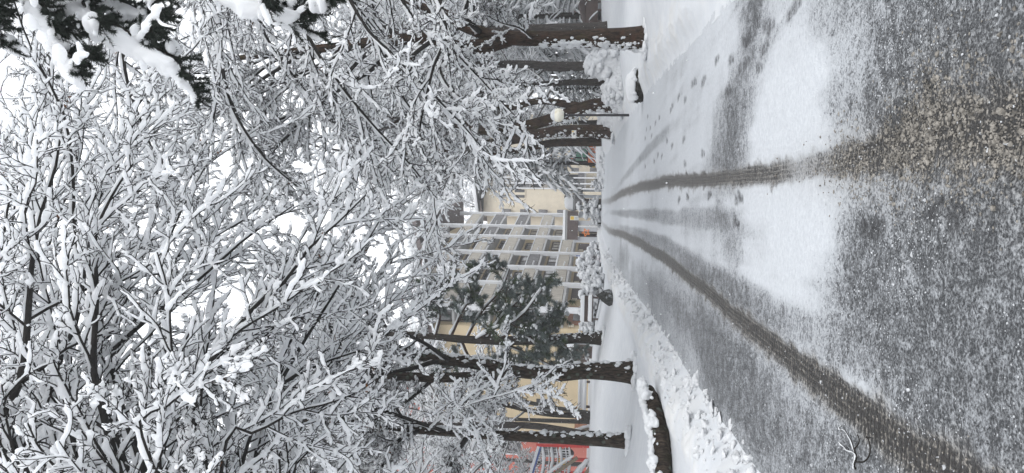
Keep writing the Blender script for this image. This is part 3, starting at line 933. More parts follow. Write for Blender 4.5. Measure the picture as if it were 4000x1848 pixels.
# two thin leaning trunks on the lawn before the yellow wall
for (pts, r, lab, sd) in (([(2318, 1618, 45), (2230, 1603, 45), (2140, 1590, 45), (2000, 1560, 45), (1800, 1545, 45), (1550, 1530, 45)], .155, 'grey young tree leaning left before the yellow wall, beside the snow covered bench', 1),
                          ([(2320, 1648, 46), (2200, 1645, 46), (2050, 1640, 46), (1900, 1636, 46), (1700, 1625, 46), (1450, 1620, 46)], .15, 'upright grey young tree before the yellow wall, next to the wooden stair rail', 2)):
    P = px_path(pts)
    g = P[0].copy(); g[2] = min(g[2], tz(g[0], g[1])) - .3
    P = [g] + P
    lim = auto_limbs(P, .14, np.random.default_rng(20 + sd), 16, 4.6, .40, D(55), .1)
    broad_tree('young_tree', lab, g, P, r, .06, lim, SPEC_FAR, 400 + sd, (.05, .10), bark='bark_young', twig='twig_far', patch=0, ssides=5)

P = px_path([(2318, 1815, 50), (2200, 1812, 50), (2050, 1800, 50), (1850, 1790, 50), (1600, 1770, 50)])
g = P[0].copy(); g[2] = tz(g[0], g[1]) - .3
lim = auto_limbs([g] + P, .12, np.random.default_rng(29), 22, 3.6, .22, D(60), .0)
broad_tree('young_tree', 'bushy snow white young tree rising behind the red and blue climbing frame', g, [g] + P, .16, .05, lim, SPEC_FAR, 411, (.045, .09), bark='bark_young', twig='twig_far', patch=0, ssides=5)

# --- right roadside
g = ground(2522, 152); g[2] -= .12; d1 = g[1]
R1 = [g] + px_path([(2400, 150, d1), (2250, 152, d1), (2100, 150, d1), (1980, 148, d1), (1880, 128, d1), (1800, 95, d1), (1700, 40, d1), (1500, -40, d1)])
R1b = px_path([(1990, 150, d1), (1900, 178, d1), (1800, 182, d1), (1690, 150, d1 + .2), (1500, 160, d1), (1250, 190, d1), (900, 230, d1)])
lim = stack_limbs([
    (px_path([(1880, 130, d1), (1820, 60, d1 - 1), (1850, -40, d1 - 1.5), (1950, -140, d1 - 2)]), .08, .014),
    (px_path([(1800, 175, d1), (1720, 250, d1 - 1), (1760, 350, d1 - 2), (1880, 430, d1 - 2.6), (1990, 470, d1 - 3)]), .05, .011),
    (px_path([(1700, 150, d1), (1600, 230, d1 - .6), (1560, 330, d1 - 1), (1620, 450, d1 - 1.4), (1760, 560, d1 - 1.8)]), .06, .012),
    (px_path([(1500, 160, d1), (1380, 260, d1), (1300, 400, d1), (1340, 540, d1), (1460, 640, d1)]), .06, .012),
    (px_path([(1260, 190, d1), (1120, 330, d1), (1020, 480, d1), (1040, 620, d1), (1150, 740, d1)]), .06, .012),
    (px_path([(2080, 150, d1 - .2), (2030, 110, d1 - .8), (1960, 90, d1 - 1.2), (1900, 60, d1 - 1.6)]), .025, .009)], 20)
lim = join(lim, auto_limbs(R1b, .18, np.random.default_rng(31), 8, 5.0, .3))
broad_tree('mossy_tree', 'thick mossy brown trunk forking low, nearest tree on the right beside the road', g, R1, .235, .10, lim, SPEC_MID, 305, (.026, .058), near=.006, bark='bark_moss', side=(-1, -.25, 0), extra_trunks=[(R1b, .20, .06)], patch=130, patch_h=.4)

g = at(2406, 416, 28); d2 = 28
g[2] = min(g[2], tz(g[0], g[1])) - .2
R2 = [g] + px_path([(2340, 412, d2), (2270, 425, d2), (2190, 455, d2), (2110, 478, d2), (2020, 500, d2), (1930, 512, d2), (1850, 500, d2), (1700, 470, d2), (1450, 480, d2)])
R2b = px_path([(2270, 418, d2), (2200, 405, d2), (2100, 395, d2 + .3), (1980, 420, d2 + .5), (1800, 380, d2 + .5), (1550, 350, d2)])
lim = join(auto_limbs(R2, .25, np.random.default_rng(33), 13, 6.5, .42, D(55), -.3), auto_limbs(R2b, .14, np.random.default_rng(34), 8, 5.5, .4, D(50), -.2))
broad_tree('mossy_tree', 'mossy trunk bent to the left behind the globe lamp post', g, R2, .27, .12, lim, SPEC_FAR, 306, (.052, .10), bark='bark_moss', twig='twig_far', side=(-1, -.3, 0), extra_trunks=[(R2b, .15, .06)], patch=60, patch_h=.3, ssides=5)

d3 = 36
g = at(2362, 516, d3); g[2] = min(g[2], tz(g[0], g[1])) - .2
R3 = [g] + px_path([(2290, 512, d3), (2200, 512, d3), (2100, 525, d3), (2000, 545, d3), (1900, 565, d3), (1800, 580, d3), (1600, 590, d3), (1350, 600, d3)])
R3b = px_path([(2350, 552, d3 + .6), (2260, 556, d3 + .6), (2150, 560, d3 + .6), (2030, 585, d3 + .6), (1900, 610, d3 + .6), (1700, 650, d3 + .6)])
lim = join(auto_limbs(R3, .3, np.random.default_rng(35), 14, 5.2, .42, D(55), -.3), auto_limbs(R3b, .2, np.random.default_rng(36), 9, 4.2, .42, D(50), -.3))
broad_tree('mossy_tree', 'two stemmed brown tree that carries the small white notice', g, R3, .31, .14, lim, SPEC_FAR, 307, (.052, .10), bark='bark_moss', twig='twig_far', side=(-1, -.3, 0), extra_trunks=[(R3b, .24, .1)], patch=50, patch_h=.3, ssides=5)

d4 = 40
g = at(2345, 258, d4); g[2] = tz(g[0], g[1]) - .2
R4 = [g] + px_path([(2250, 257, d4), (2150, 256, d4), (2050, 252, d4), (1900, 250, d4), (1650, 246, d4), (1400, 250, d4)])
lim = auto_limbs(R4, .2, np.random.default_rng(37), 16, 6.0, .42, D(55), -.1)
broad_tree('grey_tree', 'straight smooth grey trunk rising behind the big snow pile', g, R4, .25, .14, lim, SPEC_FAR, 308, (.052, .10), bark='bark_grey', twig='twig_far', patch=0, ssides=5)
d5 = 38
g = at(2380, 107, d5); g[2] = tz(g[0], g[1]) - .2
R5 = [g] + px_path([(2250, 108, d5), (2100, 112, d5), (1900, 116, d5), (1650, 120, d5), (1400, 120, d5)])
lim = auto_limbs(R5, .2, np.random.default_rng(38), 14, 6.0, .45, D(55), -.1)
broad_tree('grey_tree', 'grey brown trunk standing just right of the thick mossy tree', g, R5, .25, .14, lim, SPEC_FAR, 309, (.052, .10), bark='bark_grey', twig='twig_far', patch=0, ssides=5)

# --- the wood behind: five different trees, copied about
def wood_tree(name, label, seed, H, r, group):
    rng = np.random.default_rng(seed)
    path = [np.array([0, 0, -.3])]
    x = np.zeros(2)
    for h in (H * .2, H * .4, H * .6, H * .8, H):
        x = x + rng.normal(0, .25, 2)
        path.append(np.array([x[0], x[1], h]))
    lim = auto_limbs(path, r * .8, rng, 17, H * .46, .22, D(52), -.05, .45)
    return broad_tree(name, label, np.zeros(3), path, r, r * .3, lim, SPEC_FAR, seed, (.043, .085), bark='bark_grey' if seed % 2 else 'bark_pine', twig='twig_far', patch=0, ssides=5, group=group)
LABW = 'snow laden leafless tree standing in the wood beyond the roadside trees'
GRW = 'leafless trees of the wood behind'
protos = [wood_tree('wood_tree', LABW, 500 + i, h, .2, GRW) for i, h in enumerate((15, 17, 13, 16, 14))]
spots = [  # x, y, turn, scale, which
    (9.5, 22, .3, .95, 0), (12, 29, 1.9, 1.0, 1), (8.6, 41, 4.0, .95, 2), (15, 36, 2.2, 1.1, 3), (11.5, 50, 5.5, 1.1, 4), (16.5, 47, .9, 1.15, 0), (20, 40, 3.6, 1.2, 1),
    (9.0, 60, 2.9, 1.0, 3), (22, 56, 1.2, 1.25, 2), (14, 63, 4.4, 1.2, 1), (19, 70, 5.1, 1.3, 0), (12.5, 19, 3.3, 1.0, 4), (26, 66, .2, 1.3, 4), (30, 50, 1.0, 1.2, 3),
    (-9.5, 24, 2.1, .95, 1), (-8.8, 33, 1.0, .9, 3), (-13, 31, 4.7, 1.05, 0), (-15, 40, 3.1, 1.1, 2), (-10.5, 44, .4, .95, 4), (-19, 45, 5.2, 1.1, 1), (-22, 38, 3.9, 1.1, 3),
    (-8.5, 15.5, 2.7, .9, 2), (-13, 21, .8, 1.0, 4), (-17, 27, 2.5, 1.05, 0),
    (4, 118, 1.1, 1.45, 0), (10, 124, 3.0, 1.4, 1), (-4, 110, 4.0, 1.5, 2), (20, 95, 2.0, 1.4, 3), (28, 90, 5.0, 1.4, 4), (-12, 105, .5, 1.5, 1), (-22, 100, 2.8, 1.5, 3), (36, 80, 3.3, 1.4, 2), (-30, 85, 1.4, 1.4, 0), (-30, 60, 4.9, 1.3, 4)]
used = set()
for (x, y, a, s, k) in spots:
    o = protos[k] if k not in used else copy_tree(protos[k])
    used.add(k)
    o.location = (x, y, tz(x, y))
    o.rotation_euler = (0, 0, a)
    o.scale = (s, s, s)

# ------------------------------------------------------------------ conifers
def needles(P, n, ln, w, rng, b, spread=1.0, down=.0, forward=.5):
    """n needles of length ln on each polyline of P"""
    N, m, _ = P.shape
    t = rng.random((N, n)) * (m - 1)
    i = np.clip(t.astype(int), 0, m - 2)
    fr = (t - i)[..., None]
    r = np.arange(N)[:, None]
    p = P[r, i] * (1 - fr) + P[r, i + 1] * fr
    T = P[r, i + 1] - P[r, i]
    T /= np.linalg.norm(T, axis=-1, keepdims=True) + 1e-9
    d = rng.normal(0, 1, p.shape) * spread
    d -= (d * T).sum(-1, keepdims=True) * T
    d /= np.linalg.norm(d, axis=-1, keepdims=True)
    d = d + T * forward - Zv * down
    d /= np.linalg.norm(d, axis=-1, keepdims=True)
    s = np.cross(d, rng.normal(0, 1, d.shape))
    s /= np.linalg.norm(s, axis=-1, keepdims=True)
    l = ln * (.6 + .8 * rng.random((N, n, 1)))
    V = np.stack([p - s * w, p + s * w, p + d * l], 2).reshape(-1, 3)
    b.add(V, None, np.arange(len(V)).reshape(-1, 3))

def bough_sprays(axes, rng, k=16, L=.45, sub=5):
    P, R = axes
    a = grow(P, R, k, .05, 1, L, D(50), 7, rng, up=-.35, jit=.06, rs=.5, rmin=.006, flat=1.0, lt=.55)
    b_ = grow(*a, sub, .15, 1, .5, D(45), 5, rng, up=-.3, jit=.08, rs=.7, rmin=.004, flat=1.0, lt=.4)
    return a, b_

# --- near spruce at the upper right, two great boughs under thick snow
sx, sy = 5.0, 7.6
sb = np.array([sx, sy, tz(sx, sy) - .1])
def near_spruce():
    rng = np.random.default_rng(77)
    root = thing('spruce_tree', 'dark green spruce at the upper right, boughs sagging under thick snow', 'tree', sb)
    b, P, R = trunk_mesh([sb, sb + (0, 0, 4), sb + (.05, 0, 9), sb + (0, .1, 13)], .22, .06, 5)
    b.build('trunk', M['bark_pine'], root, sb)
    def bl(h, pts): return [tuple(sb + np.array([0, 0, h + .15]))] + px_path([(x - 45, y - 45, d) for x, y, d in pts])
    ax = stack_limbs([
        (bl(7.9, [(110, -120, 7.2), (260, -10, 7.0), (420, 90, 6.8), (560, 180, 6.7), (700, 255, 6.6), (745, 275, 6.55)]), .05, .008),
        (bl(7.6, [(180, -60, 7.0), (230, 90, 6.7), (290, 210, 6.5), (350, 300, 6.4), (395, 345, 6.35)]), .04, .008),
        (bl(7.7, [(330, -120, 7.4), (430, -20, 7.2), (540, 60, 7.1), (660, 110, 7.0)]), .04, .008),
        (bl(8.3, [(-80, -80, 7.0), (-20, 30, 6.8), (30, 100, 6.7), (70, 130, 6.6)]), .04, .008),
        (bl(6.2, [(800, -160, 7.4), (880, -60, 7.2), (1000, 30, 7.0), (1120, 75, 6.9), (1230, 100, 6.8)]), .045, .008),
        (bl(6.1, [(900, -140, 7.4), (1000, -70, 7.2), (1110, -20, 7.1), (1200, 10, 7.0)]), .035, .008)], 16)
    (Pa, Ra), (Pb, Rb) = bough_sprays(ax, rng, 15, .22, 6)
    wood, nd, sn = MB(), MB(), MB()
    wood.tube(*ax, 6); wood.tube(Pa, Ra, 4); wood.tube(Pb, Rb, 3)
    needles(ax[0], 240, .03, .0022, rng, nd, down=.5)
    needles(Pa, 240, .034, .003, rng, nd, down=.6)
    needles(Pb, 110, .032, .003, rng, nd, down=.6)
    # twigs that hang below each bough
    hang = join(grow(Pa, Ra, 14, .0, 1, .22, D(75), 5, rng, up=-1.5, jit=.12, rs=.7, rmin=.004, absL=True), grow(*ax, 80, .0, 1, .27, D(70), 5, rng, up=-1.5, jit=.14, rs=.4, rmin=.004, absL=True))
    wood.tube(*hang, 3)
    needles(hang[0], 170, .042, .0045, rng, nd, down=.3)
    # thick pads of snow follow the boughs
    sn.snow(ax[0] + Zv * .03, ax[1], .085, .17, rng, 9, gap=.10, lump=.5, vmin=.6, sub=3)
    for A_ in ax[0]:
        Q = spline(A_, 60)
        k = rng.integers(10, 60, 70)
        z = .02 + .05 * rng.random(70) ** 1.5
        c = Q[k] + np.c_[rng.normal(0, .09, (70, 2)), .12 * rng.random(70)]
        sn.blobs(c, np.stack([z * 1.4, z * 1.4, z * .8], 1), rng, 2, .35, 1.5)
    k = rng.random(len(Pa)) < .62
    sn.snow(Pa[k] + Zv * .02, Ra[k], .05, .10, rng, 8, gap=.14, lump=.6, vmin=.4, sub=2)
    k = rng.random(len(Pb)) < .35
    sn.snow(Pb[k] + Zv * .015, Rb[k], .03, .055, rng, 6, gap=.2, lump=.5, vmin=.3)
    n = 60
    k = rng.integers(0, Pa.shape[0], n)
    c = Pa[k, rng.integers(2, 6, n)] + Zv * .09
    s = .03 + .06 * rng.random(n)
    sn.blobs(c, np.stack([s * 1.4, s * 1.4, s * .7], 1), rng, 2, .3, 1.4)
    c = wood.build('crown', M['bark_pine'], root, sb)
    nd.build('needles', M['needle'], c, sb)
    melt(sn.build('snow', M['snow_twig'], c, sb), .012, 10)
near_spruce()

# --- pine on the left, bluish clumps with snow caps
def pine():
    rng = np.random.default_rng(78)
    g = at(2384, 1322, 32.5); g[2] = tz(g[0], g[1]) - .15
    d = 32.5
    root = thing('pine_tree', 'tall pine with dark blue green snow capped foliage in front of the balconies', 'tree', g)
    path = [g] + px_path([(2250, 1322, d), (2100, 1328, d), (1950, 1330, d), (1800, 1325, d), (1650, 1310, d), (1450, 1300, d)])
    b, P, R = trunk_mesh(path, .26, .12, 9)
    t = b.build('trunk', M['bark_pine'], root, g)
    trunk_snow(P, R, (1, -.5, 0), rng, 60, .4, .045).build('snow_patch', M['snow'], t, g)['kind'] = 'stuff'
    L = [[(1900, 1330), (1960, 1240), (2030, 1170), (2090, 1110)], [(1820, 1326), (1880, 1220), (1960, 1130), (1990, 1050)], [(1760, 1320), (1800, 1230), (1840, 1150), (1820, 1080)],
         [(1980, 1330), (2070, 1290), (2150, 1230), (2190, 1190)], [(1700, 1315), (1720, 1230), (1700, 1160), (1720, 1110)], [(1900, 1330), (1990, 1350), (2080, 1390), (2160, 1430)],
         [(1800, 1325), (1840, 1400), (1930, 1440), (2040, 1420)], [(1990, 1330), (2080, 1300), (2170, 1330), (2220, 1360)], [(1650, 1310), (1660, 1390), (1740, 1440), (1800, 1420)],
         [(1860, 1328), (1940, 1280), (2030, 1240), (2120, 1130)], [(1930, 1330), (2010, 1300), (2090, 1330), (2120, 1370)]]
    dd = rng.uniform(-2.2, 2.2, len(L))
    ax = stack_limbs([(px_path([(x, y, d + e * i / 3) for i, (x, y) in enumerate(l)]), .07, .02) for l, e in zip(L, dd)], 14)
    a = grow(*ax, 12, .25, 1, .36, D(52), 6, rng, up=.1, jit=.12, rs=.6, rmin=.015, lt=.3)
    c_ = grow(*a, 5, .2, 1, .5, D(45), 5, rng, up=.3, jit=.12, rs=.7, rmin=.01, lt=.2)
    wood, nd, nf, sn = MB(), MB(), MB(), MB()
    wood.tube(*ax, 6); wood.tube(*a, 4); wood.tube(*c_, 3)
    half = rng.random(len(c_[0])) < .30
    needles(c_[0][half], 130, .19, .012, rng, nd, forward=.7)
    needles(c_[0][~half], 130, .19, .012, rng, nf, forward=.7)
    needles(a[0], 60, .16, .010, rng, nd, forward=.7)
    tips = c_[0][:, -1]
    up = rng.random(len(tips)) < .22
    tp = tips[up]
    tp = np.repeat(tp, 9, 0) + rng.normal(0, .13, (len(tp) * 9, 3)) * np.array([1, 1, .5])
    s = .015 + .08 * rng.random(len(tp)) ** 3
    sn.blobs(tp + Zv * .08, np.stack([s * 1.2, s * 1.2, s * .7], 1), rng, 1, .5, 1.6)
    sn.snow(ax[0], ax[1], .07, .12, rng, 6, gap=.25)
    w = wood.build('crown', M['bark_red'], root, g)
    nd.build('needles', M['needle_pine'], w, g)
    nf.build('frosted_needles', M['needle_frost'], w, g)
    sn.build('snow', M['snow'], w, g)
pine()

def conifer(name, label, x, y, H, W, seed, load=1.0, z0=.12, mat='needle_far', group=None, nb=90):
    rng = np.random.default_rng(seed)
    g = np.array([x, y, tz(x, y) - .1])
    root = thing(name, label, 'tree', g, group=group)
    b, P, R = trunk_mesh([g, g + (0, 0, H * .5), g + (0, 0, H)], .02 * H, .02, seed)
    b.build('trunk', M['bark_pine'], root, g)
    h = z0 + (1 - z0) * (np.arange(nb) + rng.random(nb)) / nb * .97
    a = np.arange(nb) * 2.4 + rng.random(nb)
    L = W * (1 - h) ** .8 * (.75 + .5 * rng.random(nb)) + .15
    t = np.linspace(0, 1, 8)
    d = np.stack([np.cos(a), np.sin(a)], 1)
    Pax = np.zeros((nb, 8, 3))
    Pax[:, :, :2] = g[:2] + d[:, None] * (L[:, None] * t[None])[..., None]
    Pax[:, :, 2] = g[2] + (h * H)[:, None] + L[:, None] * (.12 * t - .62 * t ** 2)[None]
    Rax = np.linspace(.02, .006, 8)[None].repeat(nb, 0)
    s1 = grow(Pax, Rax, 8, .2, 1, .38, D(50), 5, rng, up=-.5, jit=.08, rs=.6, rmin=.006, flat=1, lt=.5)
    wood, nd, sn = MB(), MB(), MB()
    wood.tube(Pax, Rax, 3)
    needles(s1[0], 45, .12, .012, rng, nd, down=.6, forward=.5)
    needles(Pax, 60, .12, .012, rng, nd, down=.6)
    sn.snow(Pax, Rax, .13 * load, .17 * load, rng, 6, gap=.12, lump=.5, vmin=.5)
    sn.snow(s1[0], s1[1], .07 * load, .09 * load, rng, 5, gap=.25, lump=.6, vmin=.4)
    c = wood.build('crown', M['bark_pine'], root, g)
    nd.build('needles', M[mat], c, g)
    sn.build('snow', M['snow'], c, g)
    return root
GC = 'grey green conifers behind the right roadside'
q = at(2300, 60, 46); conifer('conifer_tree', 'grey green snowy conifer behind the thick mossy trunk, beside the dark wooden hut', q[0], q[1], 12, 3.4, 61, 1.0, .06, group=GC)
q = at(2300, 215, 52); conifer('conifer_tree', 'drooping grey green conifer between the mossy trunk and the smooth grey trunk', q[0], q[1], 10, 3.0, 62, 1.0, .05, group=GC)
q = at(2330, 345, 46); conifer('conifer_tree', 'small dark conifer just behind the crest of the big snow pile', q[0], q[1], 3.6, 1.9, 63, .55, .02, 'needle', group=GC, nb=50)
q = at(2300, 478, 58); conifer('conifer_tree', 'grey green conifer seen past the globe lamp post', q[0], q[1], 9, 3.2, 64, .7, .15, group=GC)
q = at(2300, -60, 50); conifer('conifer_tree', 'tall grey conifer at the right edge above the dark wooden hut', q[0], q[1], 15, 3.6, 65, 1.0, .12, group=GC)
q = at(2290, 690, 62); conifer('conifer_tree', 'green spruce with heavy white boughs left of the green windowed machine', q[0] + 1.1, q[1], 9.5, 3.6, 66, 1.35, .30, 'needle', nb=70)

# ------------------------------------------------------------------ buildings
def m_render(name, c, var=.06):
    m = NT(name, .9, .1)
    x = m.noise(1.2, 5, .6)
    st = m.noise(2.0, 4, .6, m.stretch(1.5, 1.5, .15))
    k = m.mix(m.ramp(x, .3, .7), tuple(v * (1 - var) for v in c), tuple(v * (1 + var) for v in c))
    k = m.mix(m.ramp(st, .55, .8, 0, .25), k, tuple(v * .7 for v in c))
    m.col(k)
    m.bump(m.noise(60, 3), .25, .01)
    return m.m
M['yellow'] = m_render('yellow_render', (.55, .45, .30))
M['cream'] = m_render('cream_render', (.56, .50, .40))
M['salmon'] = m_render('salmon_render', (.50, .17, .135))
M['white_paint'] = m_render('white_paint', (.62, .63, .65), .03)
M['concrete'] = m_render('pale_concrete', (.39, .39, .39), .08)
M['grey_post'] = m_render('grey_paint', (.50, .52, .55), .04)
def m_panel(name, c, c2):
    m = NT(name, .8, .2)
    st = m.noise(3.5, 5, .7, m.stretch(3, 3, .5))
    m.col(m.mix(m.ramp(st, .35, .7), c, c2))
    return m.m
M['rail_beige'] = m_panel('railing_beige', (.30, .275, .24), (.46, .43, .38))
M['rail_grey'] = m_panel('railing_weathered', (.085, .083, .088), (.24, .235, .235))
M['glass'] = m_plain('window_glass', (.03, .031, .035), .12, .4, .8, .6)
M['brown_wood'] = m_plain('dark_brown_boards', (.07, .047, .04), .6, .25, 4)
M['fascia'] = m_plain('brown_fascia', (.105, .082, .078), .7, .2, 3)
M['orange_wood'] = m_plain('orange_wood', (.26, .105, .05), .5, .2, 5)
M['old_wood'] = m_plain('old_grey_wood', (.19, .155, .115), .85, .3, 7)
M['black_metal'] = m_plain('black_metal', (.022, .022, .025), .45, .2, 8)
M['white_sign'] = m_plain('white_sign', (.72, .72, .70), .5, .04)
M['yellow_sign'] = m_plain('yellow_print', (.75, .50, .07), .5, .1)
M['grey_print'] = m_plain('grey_print', (.33, .36, .40), .5, .1)

FACE_A = at(2285, 1216, 55.8); FACE_A[2] = 2.0
ANG_F = math.atan2(.966, .258)
ub = thing('apartment_building', 'yellow balcony block with white upright fins and a brown sloping eave beyond the tall pine', 'building', FACE_A, ANG_F)
S_BAY = [0, 5.9, 10.46, 15.1, 21.0, 25.4, 31.3]
HG, ST, NLEV = 2.56, 2.8, 6
DEPTH = 10.5
XR = 22.0
def roof_z(x): return 19.5 - .31 * abs(x - XR)
b = MB()
pts = [(0, -.6), (31.3, -.6), (31.3, roof_z(31.3) - .1), (XR, roof_z(XR) - .1), (0, roof_z(0) - .1)]
b.prism(pts, 'y', 1.5, DEPTH)
b.build('wall', M['yellow'], ub, flat=True)
b = MB()
for sgn in (0, 1):
    xs = (-1.0, XR) if sgn == 0 else (XR, 32.3)
    za, zb = roof_z(xs[0]), roof_z(xs[1])
    b.prism([(xs[0], za), (xs[1], zb), (xs[1], zb + .45), (xs[0], za + .45)], 'y', -1.3, DEPTH + .8)
rf = b.build('roof', M['fascia'], ub, flat=True)
b = MB()
for xs in ((-1.1, XR), (XR, 32.4)):
    za, zb = roof_z(xs[0]) + .45, roof_z(xs[1]) + .45
    b.prism([(xs[0], za), (xs[1], zb), (xs[1], zb + .5), (xs[0], za + .5)], 'y', -1.35, DEPTH + .85)
b.build('snow', M['snow'], rf)
for i, x in enumerate(S_BAY):
    b = MB()
    b.box(x - .17, -.22, -.6, x + .17, .16, roof_z(x) - .05)
    b.build('fin', M['white_paint'], ub, flat=True)
rng = np.random.default_rng(9)
dark_rail = {(5, 3), (5, 2), (5, 0), (4, 0), (4, 3), (3, 4), (2, 1), (5, 5)}
for j in range(6):
    x0, x1 = S_BAY[j] + .17, S_BAY[j + 1] - .17
    for k in range(NLEV):
        z = HG + ST * k
        if z + 1.3 > roof_z((x0 + x1) / 2): continue
        b = MB()
        b.box(x0, .0, z, x1, 1.5, z + .2)
        sl = b.build('balcony', M['concrete'], ub, flat=True)
        kind = 'rail_grey' if (j, k) in dark_rail else 'rail_beige'
        b = MB()
        b.box(x0, -.02, z + .24, x1, .05, z + 1.22)
        b.build('railing', M[kind], sl, flat=True)
        b = MB()
        b.box(x0, -.05, z + 1.25, x1, .10, z + 1.32)
        if k % 2 == 0: b.box(x0 + .02, .12, z + 1.33, x1, .16, z + 1.42)
        b.build('handrail', M['white_paint'], sl, flat=True)
        b = MB()
        b.tube(np.array([(x0 + .8, -.02, z + .62), (x0 + .8, -.40, z + .50)]), np.array([.06, .06]), 8, cap=True)
        b.build('spout', M['white_paint'], sl)
        # glazed doors behind the balcony
        w = MB()
        a = x0 + .35 + .3 * rng.random()
        c = x1 - (1.3 if (j + k) % 2 else .5)
        w.box(a, 1.44, z + .25, c, 1.52, z + 2.45)
        wn = w.build('window', M['glass'], ub, flat=True)
        f = MB()
        for xx in np.linspace(a, c, 4): f.box(xx - .05, 1.40, z + .25, xx + .05, 1.43, z + 2.45)
        f.box(a, 1.40, z + 2.46, c, 1.43, z + 2.55)
        f.build('frame', M['brown_wood'], wn, flat=True)
    # ground floor shutters
    w = MB()
    w.box(x0 + .7, 1.42, -.4, x1 - .9, 1.51, 2.3)
    if j == 0:
        dr_ = w.build('door', M['orange_wood'], ub, flat=True)
        f = MB(); f.box(x0 + 1.4, 1.38, .5, x1 - 1.8, 1.415, 1.9)
        f.build('pane', M['glass'], dr_, flat=True)
    else:
        w.build('shutter', M['brown_wood'], ub, flat=True)
    b = MB()
    b.box(x0 + .05, 1.36, 1.75, x0 + .62, 1.41, 2.2)
    b.build('vent_box', M['cream'], ub, flat=True)
# the near end wall with its ground floor recess
b = MB()
b.box(-.12, 2.0, -.5, .02, 4.4, 2.35)
rc = b.build('shutter', M['brown_wood'], ub, flat=True)
b = MB()
for yy in (2.55, 3.05, 3.6): b.box(-.16, yy, .7, -.125, yy + .06, 2.0)
b.build('rod', M['grey_post'], rc, flat=True)
b = MB()
b.box(-.20, 1.5, .35, -.13, 4.5, .42)
for yy in np.arange(1.55, 4.4, .28): b.box(-.19, yy, .0, -.15, yy + .04, .34)
b.build('railing', M['white_paint'], ub, flat=True)
b = MB(); b.box(-.06, 8.6, -.5, .02, 9.8, 1.6)
b.build('door', M['orange_wood'], ub, flat=True)
b = MB(); b.box(-.06, 7.4, 3.3, .02, 8.6, 4.6)
b.build('window', M['glass'], ub, flat=True)

# the further block, seen end on
FB = at(2300, 842, 108); FB[2] = 2.0
bb = thing('apartment_building', 'cream block behind the covered walkway with one wide blank wall and thin white fins', 'building', FB, 0)
W1, W2 = 3.75, 6.5
def rz2(x): return 17.2 + .16 * (x + 1)
b = MB(); b.prism([(-.35, -1), (W1, -1), (W1, rz2(W1)), (-.35, rz2(-.35))], 'y', 0, 12)
b.prism([(-6, -1), (-.36, -1), (-.36, rz2(-.36) - .2), (-6, rz2(-6) - .2)], 'y', 1.2, 12)
b.prism([(W1, -1), (15, -1), (15, rz2(6)), (W1, rz2(W1) - .01)], 'y', 1.4, 12)
b.build('wall', M['cream'], bb, flat=True)
b = MB(); b.prism([(-1.0, rz2(-1)), (6, rz2(6)), (16, rz2(-1)), (16, rz2(-1) + .5), (6, rz2(6) + .5), (-1.0, rz2(-1) + .5)], 'y', -1.2, 13)
rf = b.build('roof', M['fascia'], bb, flat=True)
b = MB(); b.prism([(-1.0, rz2(-1) + .5), (6, rz2(6) + .5), (16, rz2(-1) + .5), (16, rz2(-1) + 1.0), (6, rz2(6) + 1.0), (-1.0, rz2(-1) + 1.0)], 'y', -1.25, 13)
b.build('snow', M['snow'], rf)
for (a, c, z0, z1) in ((2.45, 3.65, 4.0, 5.5), (2.45, 3.65, 11.3, 12.8), (2.45, 3.65, 14.0, 15.2)):
    b = MB(); b.box(a, -.05, z0, c, .03, z1)
    w = b.build('window', M['glass'], bb, flat=True)
    f = MB(); f.box((a + c) / 2 - .2, -.10, z0, (a + c) / 2 + .18, -.055, z1); f.box(a - .1, -.16, z0 - .1, c + .1, -.02, z0 - .005)
    f.build('frame', M['cream'], w, flat=True)
for x in (W1 + .1, W1 + .85, W1 + 1.7, W1 + 2.5):
    b = MB(); b.box(x - .09, -.15, -.8, x + .09, .25, 15.5)
    b.build('fin', M['white_paint'], bb, flat=True)
for k in range(6):
    z = 2.4 + 2.7 * k
    b = MB(); b.box(W1 + .2, .26, z, W1 + 2.5, 1.5, z + .2)
    sl = b.build('balcony', M['concrete'], bb, flat=True)
    r_ = MB(); r_.box(W1 + .2, .27, z + .22, W1 + 2.5, .33, z + 1.15)
    r_.build('railing', M['rail_beige' if k % 3 else 'rail_grey'], sl, flat=True)
    w = MB(); w.box(W1 + .3, 1.33, z + .3, W1 + 2.3, 1.42, z + 2.4)
    w.build('window', M['glass'], bb, flat=True)
    if k < 5:
        w = MB(); w.box(W1 + 2.62, 1.33, z - 1.6, W1 + 3.3, 1.42, z - .5)
        w.build('window', M['rail_grey'], bb, flat=True)
    if 1 <= k < 5:
        r_ = MB(); r_.box(.04, -.85, z + .3, .74, -.78, z + 1.35); r_.box(-.0, -.8, z + .1, .70, -.01, z + .29)
        r_.build('balcony', M['rail_grey'], bb, flat=True)
p_ = MB(); p_.box(10.0, 1.30, -.5, 10.12, 1.38, 4.2); p_.box(9.2, 1.30, -.5, 9.26, 1.38, 4.2)
p_.build('drainpipe', M['black_metal'], bb, flat=True)

